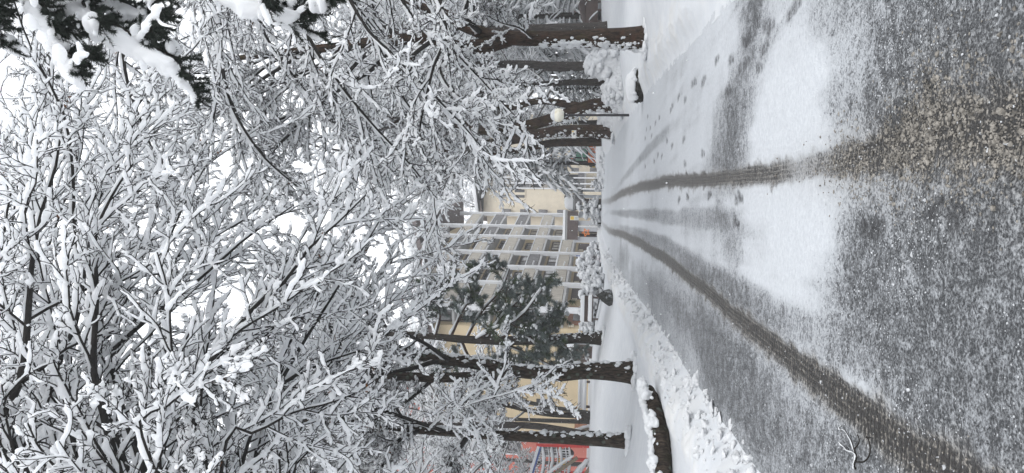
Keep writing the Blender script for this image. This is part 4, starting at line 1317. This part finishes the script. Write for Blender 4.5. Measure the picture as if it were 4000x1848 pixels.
# salmon house on the far left
SA = at(2300, 1690, 60); SA[2] = 2.2
sl_ = thing('house', 'salmon pink house wall at the left edge behind the climbing frame', 'house', SA, math.radians(-8))
b = MB(); b.box(-16, 0, -.8, .6, 9, 19.0)
b.build('wall', M['salmon'], sl_, flat=True)
b = MB(); b.prism([(-1.2, 19.02), (4.5, 22.0), (10.2, 19.02), (10.2, 19.5), (4.5, 22.6), (-1.2, 19.5)], 'x', -17, 1.4)
b.build('roof', M['snow'], sl_, flat=True)
for x in (-2.1, -5.5, -9):
    for z in (2.8, 5.8, 8.8, 11.8, 14.8):
        b = MB(); b.box(x, -.05, z, x + 1.1, .02, z + 1.5)
        w = b.build('window', M['glass'], sl_, flat=True)
        f = MB(); f.box(x - .12, -.09, z - .12, x - .005, -.02, z + 1.6); f.box(x + 1.105, -.09, z - .12, x + 1.22, -.02, z + 1.6); f.box(x, -.09, z + 1.505, x + 1.1, -.02, z + 1.6)
        f.build('frame', M['white_paint'], w, flat=True)

# grey house on the far right
GH = at(2320, 25, 80); GH[2] = tz(GH[0], 80)
gh = thing('house', 'distant grey house with an orange corner behind the dark wooden hut', 'house', GH, .1)
b = MB(); b.box(-1.6, 0, -.5, 9, 6, 4.2); b.build('wall', M['concrete'], gh, flat=True)
b = MB(); b.prism([(-2.2, 4.2), (3.7, 6.3), (9.6, 4.2), (9.6, 4.7), (3.7, 6.9), (-2.2, 4.7)], 'y', -.8, 7); b.build('roof', M['snow'], gh, flat=True)
M['orange'] = m_plain('orange_paint', (.72, .20, .07), .5, .1)
b = MB(); b.box(-1.63, -.06, 1.5, -.5, -.01, 2.6); b.build('panel', M['orange'], gh, flat=True)
for x in (1.2, 4.0):
    b = MB(); b.box(x, -.05, 1.2, x + 1.1, -.01, 2.6); b.build('window', M['glass'], gh, flat=True)

# ------------------------------------------------------------------ covered walkway with its sign, and the star
CD = 64.0
def cx(y): return float(at(2300, y, CD)[0])
cw = thing('covered_walkway', 'covered walkway with grey posts, brown boards and a snowy roof at the road end', 'walkway', (cx(842), CD, 2.0))
ox = cx(842)
X0, X1, X2 = cx(938) - ox, 0.35, cx(742) - ox
b = MB(); b.box(X0, -.12, 1.85, X1, -.02, 2.78); b.build('fascia', M['fascia'], cw, flat=True)
b = MB(); b.box(X0 - .05, -.1, 2.785, X1 + .1, 2.2, 2.95); b.box(X1 + .1, .9, 2.2, X2 - .4, 3.2, 2.35); b.build('roof', M['concrete'], cw, flat=True)
rng = np.random.default_rng(3)
def snow_slab(x0, x1, y0, y1, z, h, rng, n=40, m=14, round_=.5, amp=.03, sc=2.5):
    """a rounded layer of snow on a flat top"""
    u = np.linspace(0, 1, n)[:, None]; v = np.linspace(0, 1, m)[None]
    X = x0 + (x1 - x0) * u + 0 * v; Yg = y0 + (y1 - y0) * v + 0 * u
    e = np.minimum(np.minimum(X - x0, x1 - X), np.minimum(Yg - y0, y1 - Yg)) / (h * round_ + 1e-6)
    e = np.clip(e, 0, 1)
    Z = z + h * np.sqrt(1 - (1 - e) ** 2) * (1 + amp * 6 * fbm2(X, Yg, sc, int(rng.integers(99)), 3))
    b = MB()
    i = np.arange(n - 1)[:, None] * m; j = np.arange(m - 1)[None]
    b.add(np.stack([X, Yg, Z], -1), np.stack([i + j, i + m + j, i + m + j + 1, i + j + 1], -1).reshape(-1, 4))
    b.add([(x0, y0, z), (x1, y0, z), (x1, y1, z), (x0, y1, z)], [(0, 3, 2, 1)])
    return b
b = snow_slab(X0 - .08, X1 + .15, -.18, 2.2, 2.955, .22, rng)
s2 = snow_slab(X1 + .1, X2 - .35, .82, 3.2, 2.355, .75, rng, 50, 18, .6, .05)
b.add(s2.v[0], s2.q[0]); b.add(s2.v[1], s2.q[1])
b.build('snow', M['snow'], cw)
b = MB(); b.box(X1 + .1, .86, 1.55, X2 - .4, .96, 2.19); b.build('fascia', M['rail_grey'], cw, flat=True)
b = MB()
n_ = 14
aa = np.linspace(0, math.pi, n_)
pts = [(X2 - .4 + .55 * math.sin(t), 2.0 + .45 * math.cos(t)) for t in aa]
b.prism([(X2 - .4, 2.4), (X2 + .05, 2.2), (X2 + .15, 1.9), (X2 + .05, 1.55), (X2 - .4, 1.5)], 'y', .7, 1.0)
en = b.build('end_sign', M['rail_grey'], cw, flat=True)
b = MB(); b.box(X2 - .3, .64, 1.72, X2 - .12, .69, 2.15); b.box(X2 - .05, .64, 1.66, X2, .69, 1.86); b.build('lettering', M['white_sign'], en, flat=True)
for i, (py, w, dz) in enumerate(((742, .16, 1.5), (765, .28, 1.5), (806, .34, 1.5), (833, .4, 1.5), (846, .2, 1.85), (872, .42, 1.85), (897, .34, 1.85), (937, .5, 1.85))):
    x = cx(py) - ox
    b = MB(); b.box(x - w / 2, .1 if py > 840 else .97, -.4, x + w / 2, .1 + w if py > 840 else 1.2, dz + .34)
    b.build('post', M['grey_post'], cw, flat=True)
b = MB(); b.box(cx(935) - ox, 1.9, -.3, cx(900) - ox, 2.05, 1.8); b.build('door', M['brown_wood'], cw, flat=True)
b = MB(); b.box(cx(912) - ox, 1.82, -.3, cx(908) - ox, 1.88, 1.85); b.build('door_frame', M['cream'], cw, flat=True)
b = MB(); b.box(cx(815) - ox, 2.4, -.4, cx(770) - ox, 2.6, 1.5); b.build('back_panel', M['brown_wood'], cw, flat=True)

po = at(2243, 852, CD - .2)
ps = thing('poster', 'white poster with a yellow field on the brown walkway board', 'poster', po)
b = MB(); b.box(-.19, -.02, -.36, .19, 0, .36); b.build('board', M['white_sign'], ps, flat=True)
b = MB(); b.box(-.15, -.028, .02, .15, -.022, .32); b.build('yellow_field', M['yellow_sign'], ps, flat=True)
b = MB()
for z in (-.06, -.13, -.20, -.27): b.box(-.14, -.028, z - .02, .10, -.022, z + .012)
b.build('print', M['grey_print'], ps, flat=True)

st_c = at(2289, 908, CD - .4)
M['star'] = m_plain('orange_star_tube', (.85, .24, .04), .45, .1)
b = MB()
pts = []
for i in range(10):
    r = .36 if i % 2 == 0 else .16
    t = math.pi / 2 + .1 + i * math.pi / 5
    pts.append((r * math.cos(t), 0, r * math.sin(t)))
for i in range(10): b.bar(pts[i], pts[(i + 1) % 10], .06)
for i in range(0, 10, 2): b.bar(pts[(i - 1) % 10], pts[(i + 1) % 10], .035)
o = b.build('star_ornament', M['star'], flat=True); o.location = st_c
tag(o, 'orange outlined star hung between the walkway posts', 'star')

# ------------------------------------------------------------------ lamp post, signs, markers
lp = at(2428, 450, 25.5); lp[2] = tz(lp[0], lp[1])
lpx = thing('street_lamp', 'white globe lamp on a thin black post in the snow bank on the right', 'lamp', lp)
H = float(at(2208, 446, lp[1])[2] - lp[2])
b = MB(); b.tube(np.array([(0, 0, -.2), (0, 0, H * .5), (.0, 0, H)]), np.array([.045, .042, .036]), 12); b.build('post', M['black_metal'], lpx)
b = MB(); b.tube(np.array([(0, 0, H - .02), (0, 0, H + .02), (0, 0, H + .1)]), np.array([.05, .09, .085]), 14, cap=True); b.build('collar', M['black_metal'], lpx)
m = NT('globe_acrylic', .35, .4); m.col(m.mix(m.ramp(m.noise(5, 4), .4, .7), (.80, .78, .68), (.66, .60, .46))); M['globe'] = m.m
V0, F0 = ICO[3]
b = MB(); g_ = V0 * np.array([.235, .235, .225]); g_[:, 2] = np.maximum(g_[:, 2], -.2); b.add(g_ + np.array([0, 0, H + .24]), None, F0)
gl = b.build('globe', M['globe'], lpx)
b = MB(); b.blobs([(0, 0, H + .36)], [(.20, .20, .15)], np.random.default_rng(2), 3, .06, 1.0, .5); b.build('snow', M['snow'], gl)

q = at(2242, 525, 35.4)
ns = thing('notice', 'small white notice with a yellow dot on the two stemmed brown trunk', 'sign', q)
b = MB(); b.box(-.19, -.03, -.11, .19, 0, .11); b.build('board', M['white_sign'], ns, flat=True)
b = MB(); b.tube(np.array([(.13, -.031, .05), (.13, -.036, .05)]), np.array([.04, .04]), 12, cap=True); b.build('dot', M['yellow_sign'], ns)
b = MB(); b.box(-.02, -.036, -.05, .05, -.031, .04); b.box(-.06, -.036, .0, .08, -.0315, .02); b.build('pictogram', M['black_metal'], ns, flat=True)
b = MB(); b.box(-.15, -.036, -.085, .12, -.031, -.075); b.build('lettering', M['grey_print'], ns, flat=True)

q = at(2328, 1001, 50); q[2] = tz(q[0], 50)
mk = thing('snow_marker', 'thin dark marker pole with a blue upper half before the balconies', 'pole', q)
M['blue'] = m_plain('blue_paint', (.06, .11, .30), .5, .1)
b = MB(); b.tube(np.array([(0, 0, -.2), (0, 0, 1.0)]), np.array([.03, .03]), 8, cap=True); b.build('pole', M['black_metal'], mk)
b = MB(); b.tube(np.array([(0, 0, 1.0), (0.0, 0, 1.62)]), np.array([.034, .034]), 8, cap=True); b.build('sleeve', M['blue'], mk)

q = at(2330, 1027, 49); q[2] = tz(q[0], 49)
hy = thing('hydrant', 'small red hydrant with a dark blue top among the snowy shrubs', 'hydrant', q)
M['red'] = m_plain('red_paint', (.52, .035, .03), .45, .12)
b = MB(); b.tube(np.array([(0, 0, -.1), (0, 0, .08), (0, 0, .1), (0, 0, .50), (0, 0, .58)]), np.array([.13, .13, .10, .11, .08]), 14, cap=True)
b.tube(np.array([(-.18, 0, .38), (.18, 0, .38)]), np.array([.05, .05]), 10, cap=True); b.build('body', M['red'], hy)
b = MB(); b.blobs([(0, 0, .60)], [(.09, .09, .09)], np.random.default_rng(1), 2, .02); b.build('cap', M['blue'], hy)

# ------------------------------------------------------------------ logs, stones, piles
def log(name, label, pts, r, seed, mat='bark', cap=.8, cat='log'):
    rng = np.random.default_rng(seed)
    P = spline(pts, 60)
    g = P[0]
    root = thing(name, label, cat, g)
    b = MB()
    R = r * np.interp(np.linspace(0, 1, 60), [0, .06, 1], [.75, 1, 1.1])
    b.tube(P, R, 20, cap=True)
    V = b.v[0]; C = np.repeat(P, 20, 0)
    b.v[0] = C + (V - C) * (1 + .16 * noise3(V * 6, seed) + .07 * noise3(V * 19, seed + 1))[:, None]
    w = b.build('wood', M[mat], root, g)
    s = MB()
    s.snow(P[None] + Zv * r * .55, R[None] * .5, r * .6, r * .8 * cap, rng, 12, gap=.2, lump=.6, vmin=.9, sub=2)
    k = rng.integers(0, 60, 150)
    c = P[k] + np.c_[rng.normal(0, r * .8, 150), rng.normal(0, r * .5, 150), r * (.35 + .8 * rng.random(150))]
    sz = .015 + .08 * rng.random(150) ** 2
    s.blobs(c, np.stack([sz, sz, sz * .8], 1), rng, 2, .35, 1.5)
    s.build('snow', M['snow'], w, g)
    return root
def onter(x, y, Y, dz):
    p = at(x, y, Y); p[2] = tz(p[0], Y) + dz; return p
a0, a1, a2, a3 = at(2545, 1525, 12.3), at(2590, 1610, 11.6), at(2618, 1700, 11.2), at(2648, 1848, 10.6)
a4 = a3 + (a3 - a2) * 2.5
L_ = [np.array([p[0], p[1], p[2]]) for p in (a0, a1, a2, a3, a4)]
L_ = [np.array([p[0], p[1], max(p[2], tz(p[0], p[1]) + .13)]) for p in L_]
log('fallen_log', 'long dark log with a crumbly snow cap behind the ploughed bank on the left', L_, .125, 5, 'bark', .8)

def stone(name, label, c, size, seed, mat, cap, cat='stone', point=0):
    rng = np.random.default_rng(seed)
    root = thing(name, label, cat, c)
    V0, F0 = ICO[4]
    V = V0 * (1 + .26 * noise3(V0 * 1.5 + seed, 3) + .09 * noise3(V0 * 5 + seed, 4))[:, None]
    if point:
        k_ = 1 - point * np.clip(V[:, 2], 0, 1)
        V = V * np.stack([k_, k_, np.where(V[:, 2] > 0, 1.25, 1)], 1) + np.stack([.25 * V[:, 2], 0 * k_, 0 * k_], 1)
    V = V * np.array(size) + np.array([0, 0, size[2] * .45])
    b = MB(); b.add(V, None, F0)
    k = b.build('rock', M[mat], root)
    if cap:
        b = MB()
        U = V0 * (1 + .10 * noise3(V0 * 2.2 + seed, 8))[:, None] * np.array([size[0] * 1.04, size[1] * 1.04, cap]) 
        U[:, 2] = np.where(U[:, 2] < 0, U[:, 2] * .35, U[:, 2]) + size[2] * 1.02
        b.add(U, None, F0)
        n = 26
        t = rng.uniform(0, 2 * math.pi, n)
        c_ = np.c_[np.cos(t) * size[0] * .97, np.sin(t) * size[1] * .97, size[2] * (.75 + .35 * rng.random(n))]
        s_ = .03 + .05 * rng.random(n)
        b.blobs(c_, np.stack([s_, s_, s_], 1), rng, 2, .35, 1.5)
        b.build('snow', M['snow'], k)
    return root
M['rock'] = m_bark('dark_mossy_rock', (.018, .018, .015), (.085, .085, .078), (.045, .05, .022), (.5, .7), (.30, .31, .32))
M['rock_frost'] = m_bark('frosted_rock', (.02, .021, .018), (.09, .095, .09), (.40, .42, .44), (.52, .62))
q = ground(2394, 1165)
stone('boulder', 'dark pointed boulder frosted on one side in front of the snowy shrubs', q, (.36, .32, .36), 3, 'rock_frost', 0, point=.62)
q = ground(2497, 335); q[2] -= .05
stone('boulder', 'long mossy stone under a thick rounded snow cap by the road on the right', q, (.42, .28, .19), 8, 'rock', .22)
M['stub'] = M['bark']

def pile(name, label, c, size, seed, rough=.1, mat='snow_berm', cat='snow pile'):
    b = MB()
    V0, F0 = ICO[4]
    d = 1 + .22 * noise3(V0 * 1.4 + seed, 3) + rough * noise3(V0 * 5 + seed, 4) + rough * .7 * noise3(V0 * 12 + seed, 5) + rough * .4 * noise3(V0 * 26 + seed, 6)
    V = V0 * d[:, None] * np.array(size)
    b.add(V, None, F0)
    rng = np.random.default_rng(seed)
    k = rng.integers(0, len(V), 260)
    k = k[V[k, 2] > .05]
    sz = (.03 + .14 * rng.random(len(k)) ** 2.5) * size[2] ** .5
    b.blobs(V[k], np.stack([sz * 1.2, sz, sz * .8], 1), rng, 2, .5, 1.5)
    o = b.build(name, M[mat]); o.location = c
    return tag(o, label, cat)
q = at(2405, 300, 27.5); pile('snow_pile', 'big ploughed heap of lumpy snow beside the thick mossy trunk', (q[0] + .45, 27.5, tz(q[0], 27.5) - .15), (.75, .9, 1.25), 4, .08)
q = at(2385, 375, 27.5); pile('snow_pile', 'lower smooth shoulder of ploughed snow in front of the bent mossy tree', (q[0] + .15, 27.0, tz(q[0], 27) - .2), (.75, .8, .95), 9, .06)
q = at(2350, 610, 52); pile('snow_pile', 'long ragged snow ridge hiding the lower half of the green windowed machine', (q[0] + 1.2, 52, tz(q[0], 52) - .3), (3.4, 1.0, 1.0), 14, .06)
q = at(2345, 500, 40); pile('snow_pile', 'small rough mound of snow at the foot of the two stemmed tree', (q[0], 36.0, tz(q[0], 36) - .3), (1.2, .8, .7), 15, .08)

# twig lying on the road
q = gpt(3345, 1745)
rng = np.random.default_rng(40)
tw = thing('fallen_twig', 'forked black twig dusted with snow lying on the slush at the left', 'twig', q + np.array([0, 0, .005]))
def tp(x, y): 
    p = gpt(x, y) - q
    return (p[0], p[1], p[2] + .012)
P_ = [[tp(3358, 1833), tp(3359, 1800), tp(3352, 1768)], [tp(3352, 1768), tp(3325, 1758), tp(3300, 1740), tp(3293, 1728)], [tp(3355, 1765), tp(3345, 1720), tp(3320, 1690), tp(3300, 1678), tp(3290, 1678)], [tp(3300, 1678), tp(3297, 1660)],
      [tp(3357, 1768), tp(3368, 1735), tp(3364, 1698)], [tp(3362, 1805), tp(3395, 1805), tp(3410, 1775), tp(3408, 1725), tp(3400, 1706)], [tp(3404, 1712), tp(3414, 1708)], [tp(3340, 1765), tp(3322, 1750)]]
P = np.stack([spline(p, 14) for p in P_])
P[:, :, 2] += .008 * np.sin(np.linspace(0, 6, 14))[None] + .006
R = np.stack([np.linspace(a, c, 14) for a, c in ((.0075, .006), (.005, .003), (.005, .0028), (.003, .002), (.005, .003), (.006, .003), (.003, .002), (.003, .002))])
b = MB(); b.tube(P, R, 7); b.build('stem', M['twig'], tw)
b = MB(); b.snow(P[:4], R[:4], .004, .006, rng, 6, gap=.6, lump=.6); b.build('snow', M['snow'], tw)

# ------------------------------------------------------------------ shrubs in front of the balconies
M['shrub'] = m_plain('shrub_leaves', (.03, .034, .022), .7, .4, 8)
def shrub(label, c, size, seed, n=60, cover=.8):
    rng = np.random.default_rng(seed)
    root = thing('shrub', label, 'shrub', c, group='snow covered shrubs in front of the balconies')
    u = rng.normal(0, 1, (n, 3)); u /= np.linalg.norm(u, axis=1, keepdims=True)
    u[:, 2] = np.abs(u[:, 2])
    rad = rng.random(n)[:, None] ** .35
    p = u * rad * np.array(size)
    st = np.zeros((n, 6, 3))
    for i in range(6): st[:, i] = p * (i / 5) + rng.normal(0, .02, (n, 3))
    st[:, 0] = rng.normal(0, .06, (n, 3)); st[:, 0, 2] = -.1
    b = MB(); b.tube(st, np.linspace(.012, .006, 6)[None].repeat(n, 0), 3)
    br = b.build('branches', M['twig'], root)
    b = MB(); needles(st, 150, .10, .012, rng, b, forward=.4)
    b.build('leaves', M['shrub'], br)
    b = MB()
    k = rng.random(n) < cover
    c = np.repeat(p[k], 5, 0) + rng.normal(0, .10, (k.sum() * 5, 3)) * np.array([1, 1, .7])
    s = (.025 + .12 * rng.random(len(c)) ** 2.2) * (max(size) / .8) ** .5
    b.blobs(c + Zv * .04, np.stack([s * 1.2, s * 1.2, s * .8], 1), rng, 1, .45, 1.5)
    b.build('snow', M['snow'], root)
    return root
for i, (px, py, Y, sz, lab, cov) in enumerate([
    (2345, 985, 52, (.75, .6, 1.0), 'snow heaped shrub just left of the walkway door', .85), (2330, 1015, 50, (.6, .6, 1.5), 'tall snowy shrub behind the blue topped marker pole', .75),
    (2325, 1060, 47, (.75, .6, 1.45), 'shrub with white clumps right behind the red hydrant', .75), (2330, 1098, 44, (.7, .6, 1.3), 'dark twigged snowy shrub above the round snow cushion', .75),
    (2330, 1140, 42, (.65, .6, 1.15), 'snowy shrub in front of the orange brown door', .7), (2345, 1112, 40, (.5, .5, .85), 'low round cushion of snow over a bush beside the boulder', 1.0),
    (2310, 1205, 42, (.55, .5, 1.0), 'shrub topped with snow behind the snow covered bench', .85), (2325, 1280, 42, (.85, .7, .8), 'broad snow mound over a bush below the yellow end wall', 1.0)]):
    q = at(px, py, Y); q[2] = tz(q[0], Y)
    shrub(lab, q, sz, 700 + i, 70, cov)
for i, (px, py, Y, sz, lab, cov) in enumerate([
    (2345, 815, 61, (.8, .6, 2.2), 'snow whitened shrub rising over the walkway roof', .7), (2345, 715, 60, (.6, .5, .9), 'dark leaved shrub with snow lumps right of the walkway end', .6),
    (2345, 862, 62, (.5, .5, .8), 'small snowy bush between the walkway posts under the poster', .7)]):
    q = at(px, py, Y); q[2] = tz(q[0], Y)
    shrub(lab, q, sz, 740 + i, 60, cov)

# snow covered bench
q = at(2335, 1205, 39.5); q[2] = tz(q[0], 39.5)
be = thing('park_bench', 'wooden bench buried under thick snow near the pointed boulder', 'bench', q, .2)
b = MB(); b.box(-.7, -.2, .38, .7, .25, .44); st = b.build('seat', M['brown_wood'], be, flat=True)
b = snow_slab(-.74, .74, -.24, .28, .445, .2, np.random.default_rng(4), 24, 12); b.build('snow', M['snow'], st)
b = MB(); b.box(-.7, .26, .55, .7, .31, .85); bk = b.build('backrest', M['brown_wood'], be, flat=True)
b = snow_slab(-.74, .74, .18, .40, .855, .2, np.random.default_rng(5), 24, 10); b.build('snow', M['snow'], bk)
for x in (-.6, .55):
    b = MB(); b.box(x, -.18, -.2, x + .06, .31, .375); b.build('leg', M['brown_wood'], be, flat=True)

# low table / trough with snow before the yellow wall
q = at(2318, 1542, 46); q[2] = tz(q[0], 46)
tb = thing('park_bench', 'long low bench under an even layer of snow before the blank yellow wall', 'bench', q)
b = MB(); b.box(-.95, -.25, .22, .95, .25, .30); s_ = b.build('seat', M['white_paint'], tb, flat=True)
b = snow_slab(-.98, .98, -.27, .27, .305, .14, np.random.default_rng(6), 30, 10, .5, .05, 6); b.build('snow', M['snow'], s_)
b = MB(); b.box(-.95, .26, .36, .95, .31, .62); k_ = b.build('backrest', M['white_paint'], tb, flat=True)
b = snow_slab(-.98, .98, .2, .36, .625, .12, np.random.default_rng(7), 30, 8); b.build('snow', M['snow'], k_)
for x in (-.8, .74):
    b = MB(); b.box(x, -.2, -.3, x + .08, .2, .215); b.build('leg', M['brown_wood'], tb, flat=True)

# little wooden hut with a snow cap
q = at(2315, 1377, 44); q[2] = tz(q[0], 44)
kh = thing('wooden_hut', 'small brown wooden hut with a tall flat block of snow on its roof', 'hut', q, .15)
b = MB(); b.box(-.36, 0, -.4, .36, .7, 1.0); wl = b.build('wall', M['brown_wood'], kh, flat=True)
b = MB(); b.box(-.22, -.03, .38, .24, 0, .82); w_ = b.build('window', M['old_wood'], kh, flat=True)
b = MB()
for (a, c, d, e) in ((-.26, .34, .28, .375), (-.26, .825, .28, .87), (-.26, .38, -.225, .82), (.245, .38, .28, .82), (-.01, .38, .02, .82)): b.box(a, -.06, c, d, -.032, e)
b.build('frame', M['brown_wood'], w_, flat=True)
b = MB(); b.box(-.5, -.15, 1.0, .5, .85, 1.07); r_ = b.build('roof', M['brown_wood'], kh, flat=True)
b = snow_slab(-.56, .56, -.2, .9, 1.075, .42, np.random.default_rng(8), 30, 20, .35, .015); b.build('snow', M['snow'], r_)

# dark wooden hut on short legs at the right edge
q = at(2380, 28, 44); q[2] = tz(q[0], 44)
dh = thing('wooden_hut', 'dark brown wooden hut on short legs at the right edge of the picture', 'hut', q, -.1)
b = MB(); b.prism([(-.9, .2), (.9, .2), (.9, .95), (.1, 1.25), (-.9, .95)], 'y', 0, 1.3); b.build('wall', M['brown_wood'], dh, flat=True)
b = MB(); b.prism([(-1.0, .94), (.1, 1.27), (1.0, .96), (1.0, 1.04), (.1, 1.35), (-1.0, 1.02)], 'y', -.1, 1.4); r_ = b.build('roof', M['fascia'], dh, flat=True)
for x in (-.85, -.2, .3, .75):
    b = MB(); b.box(x, .05, -.3, x + .12, .17, .195); b.build('leg', M['brown_wood'], dh, flat=True)

# ------------------------------------------------------------------ green windowed snow machine
q = at(2350, 588, 62); q[2] = tz(q[0], 62)
vm = thing('snow_loader', 'snow clearing machine with a mint green glazed cab behind the ragged snow ridge', 'vehicle', q, .12)
m = NT('tinted_cab_glass', .1, .5); m.col((.20, .46, .33)); M['cab_glass'] = m.m
b = MB(); b.box(-.72, -.3, .35, .72, 2.6, 1.15); b.build('body', M['black_metal'], vm, flat=True)
fr = MB()
for x in (-.66, .66):
    fr.bar((x, 0, 1.15), (x * .93, .05, 2.15), .09); fr.bar((x, 1.3, 1.15), (x * .93, 1.25, 2.15), .09)
fr.box(-.68, -.02, 2.12, .68, 1.34, 2.25)
fr.build('cab_frame', M['black_metal'], vm, flat=True)
b = MB(); b.prism([(-.60, 1.16), (.60, 1.16), (.55, 2.11), (-.55, 2.11)], 'y', .03, .06); b.build('windscreen', M['cab_glass'], vm, flat=True)
for x in (-.64, .61):
    b = MB(); b.box(x, .1, 1.2, x + .03, 1.22, 2.08); b.build('side_window', M['cab_glass'], vm, flat=True)
b = MB(); b.box(-.3, .5, 1.1, .12, .95, 1.7); b.build('seat', M['black_metal'], vm, flat=True)
b = MB(); b.bar((.1, .015, 1.2), (.35, .015, 1.75), .05); b.build('wiper', M['black_metal'], vm, flat=True)
b = MB(); b.tube(np.array([(-.6, .3, 2.25), (-.6, .3, 2.42), (-.6, .3, 2.46)]), np.array([.07, .07, .03]), 10, cap=True); b.build('beacon', M['orange'], vm)
for x in (-.95, .55):
    for y in (.2, 2.0):
        b = MB(); b.tube(np.array([(x, y, .5), (x + .1, y, .5), (x + .35, y, .5), (x + .4, y, .5)]), np.array([.42, .5, .5, .42]), 20, cap=True)
        w_ = b.build('wheel', M['black_metal'], vm)
        b = MB(); b.tube(np.array([(x - .02, y, .5), (x + .42, y, .5)]), np.array([.22, .22]), 14, cap=True); b.build('rim', M['yellow_sign'], w_)
b = MB(); b.prism([(-.9, .1), (-.75, .0), (-.6, .5), (-.75, 1.0), (-.9, .95), (-.72, .5)], 'x', -1.2, 1.2); b.build('plough', M['orange'], vm, flat=True)

# ------------------------------------------------------------------ climbing frame on the left
PD = 44.0
def pp(x, y, Y=PD): return at(x, y, Y)
o_ = pp(2312, 1742); o_[2] = tz(o_[0], PD)
cf = thing('climbing_frame', 'red and blue playground frame with snow on its nets, ladders and beams', 'climbing frame', o_)
def cfb(name, segs, w, mat, h=None):
    b = MB()
    for a, c in segs: b.bar(a - o_, c - o_, w, h)
    return b.build(name, M[mat], cf, flat=True)
cfb('red_post', [(pp(2330, 1745), pp(2095, 1738)), (pp(2330, 1848, PD + 2), pp(2160, 1845, PD + 2)), (pp(2330, 1795, PD + 1.5), pp(2225, 1795, PD + 1.5))], .16, 'red')
tbm = cfb('blue_beam', [(pp(2112, 1742), pp(2080, 1848)), (pp(2080, 1848), pp(2050, 1950))], .15, 'blue', .16)
b = MB()
for a, c in ((pp(2104, 1742), pp(2072, 1848)), (pp(2072, 1848), pp(2042, 1950))): b.bar(a - o_, c - o_, .24, .16)
b.build('snow', M['snow'], tbm, flat=True)
rng = np.random.default_rng(50)
rope, rs = [], MB()
for k in range(7):
    x0 = 2125 + 17 * k
    rope.append(spline([pp(x0, 1746, PD - .2), pp(x0 + 6, 1790, PD - .2), pp(x0 - 2, 1850, PD - .2), pp(x0 - 20, 1950, PD - .2)], 16))
for k in range(11):
    y0 = 1752 + 10 * k
    rope.append(spline([pp(2112 - .3 * 10 * k, y0, PD - .2), pp(2170, y0 + 4, PD - .15), pp(2228, y0 + 8, PD - .2)], 16))
rope = np.stack(rope) - o_
b = MB(); b.tube(rope, np.full(rope.shape[:2], .014), 5); n_ = b.build('climbing_net', M['brown_wood'], cf)
b = MB(); b.snow(rope[:7:2], np.full(rope[:7:2].shape[:2], .02), .085, .20, rng, 7, gap=.06, lump=.4); b.snow(rope[1:7:2], np.full((3, 16), .02), .05, .10, rng, 6, gap=.2); b.snow(rope[7:], np.full((11, 16), .02), .03, .06, rng, 6, gap=.3, vmin=.7); b.build('snow', M['snow'], n_)
b = MB()
for k in range(3): b.box(*(pp(2195, 1795 + 9 * k, PD + .6) - o_ - np.array([.05, .05, .25])), *(pp(2195, 1795 + 9 * k, PD + .6) - o_ + np.array([.05, .05, .3])))
b.build('yellow_rail', M['yellow_sign'], cf, flat=True)
b = MB(); b.blobs([pp(2215, 1770, PD + .5) - o_], [(.3, .3, .42)], rng, 3, .05); b.build('tunnel_mouth', M['black_metal'], cf)
bm = cfb('stair_beam', [(pp(2255, 1788, PD - .6), pp(2150, 1862, PD - .6)), (pp(2312, 1818, PD - .8), pp(2265, 1880, PD - .8))], .16, 'old_wood', .18)
b = MB()
for a, c in ((pp(2244, 1784, PD - .6), pp(2136, 1860, PD - .6)), (pp(2303, 1800, PD - .8), pp(2250, 1862, PD - .8)), (pp(2310, 1795, PD - .75), pp(2272, 1848, PD - .75))):
    P = spline([a - o_, (a + c) / 2 - o_ + Zv * .03, c - o_], 14)[None]
    b.snow(P, np.full((1, 14), .06), .11, .16, rng, 8, gap=.03, lump=.2, vmin=.8)
b.build('snow', M['snow'], bm)
# wooden stair rail next to it
o2 = pp(2312, 1668, 47); o2[2] = tz(o2[0], 47)
sr = thing('stair_rail', 'sloping brown wooden stair rail topped with snow at the right of the climbing frame', 'railing', o2)
P0, P1 = pp(2316, 1668, 47) - o2, pp(2196, 1703, 47) - o2
b = MB(); b.bar(P0, P1, .12, .14); b.build('handrail', M['old_wood'], sr, flat=True)
b = MB()
for t in np.linspace(.1, .9, 7):
    p = P0 + (P1 - P0) * t
    b.bar(p, (p[0] - .18, p[1], -.2), .05)
b.build('balusters', M['brown_wood'], sr, flat=True)
P = spline([P0 + Zv * .08, (P0 + P1) / 2 + Zv * .1, P1 + Zv * .08], 16)[None]
b = MB(); b.snow(P, np.full((1, 16), .05), .09, .13, rng, 8, gap=.02, lump=.2, vmin=.9); b.build('snow', M['snow'], sr)

# ------------------------------------------------------------------ falling snow
rng = np.random.default_rng(90)
n = 2600
p = np.c_[rng.uniform(-14, 14, n), rng.uniform(7, 42, n), rng.uniform(-.2, 11, n)]
p[:, 2] += base(p[:, 1])
s = .004 + .006 * rng.random(n)
b = MB(); b.blobs(p, np.stack([s, s, s * 1.6], 1), rng, 0, .3, 1)
tag(b.build('falling_snow', M['snow']), 'scattered white snowflakes drifting down through the air', 'snowflakes', kind='stuff')

# ------------------------------------------------------------------ thin snowy haze
hm = bpy.data.materials.new('snowy_haze')
hm.use_nodes = True
t_ = hm.node_tree
t_.nodes.remove(t_.nodes['Principled BSDF'])
pv = t_.nodes.new('ShaderNodeVolumePrincipled')
pv.inputs['Color'].default_value = (.96, .97, .985, 1)
pv.inputs['Density'].default_value = .0012
t_.links.new(pv.outputs[0], t_.nodes['Material Output'].inputs['Volume'])
b = MB(); b.box(-150, -10, -3.5, 150, 240, 36)
o = b.build('haze', hm, flat=True)
tag(o, 'thin pale haze of falling snow filling the air', 'haze', kind='stuff')
SC.cycles.volume_bounces = 2
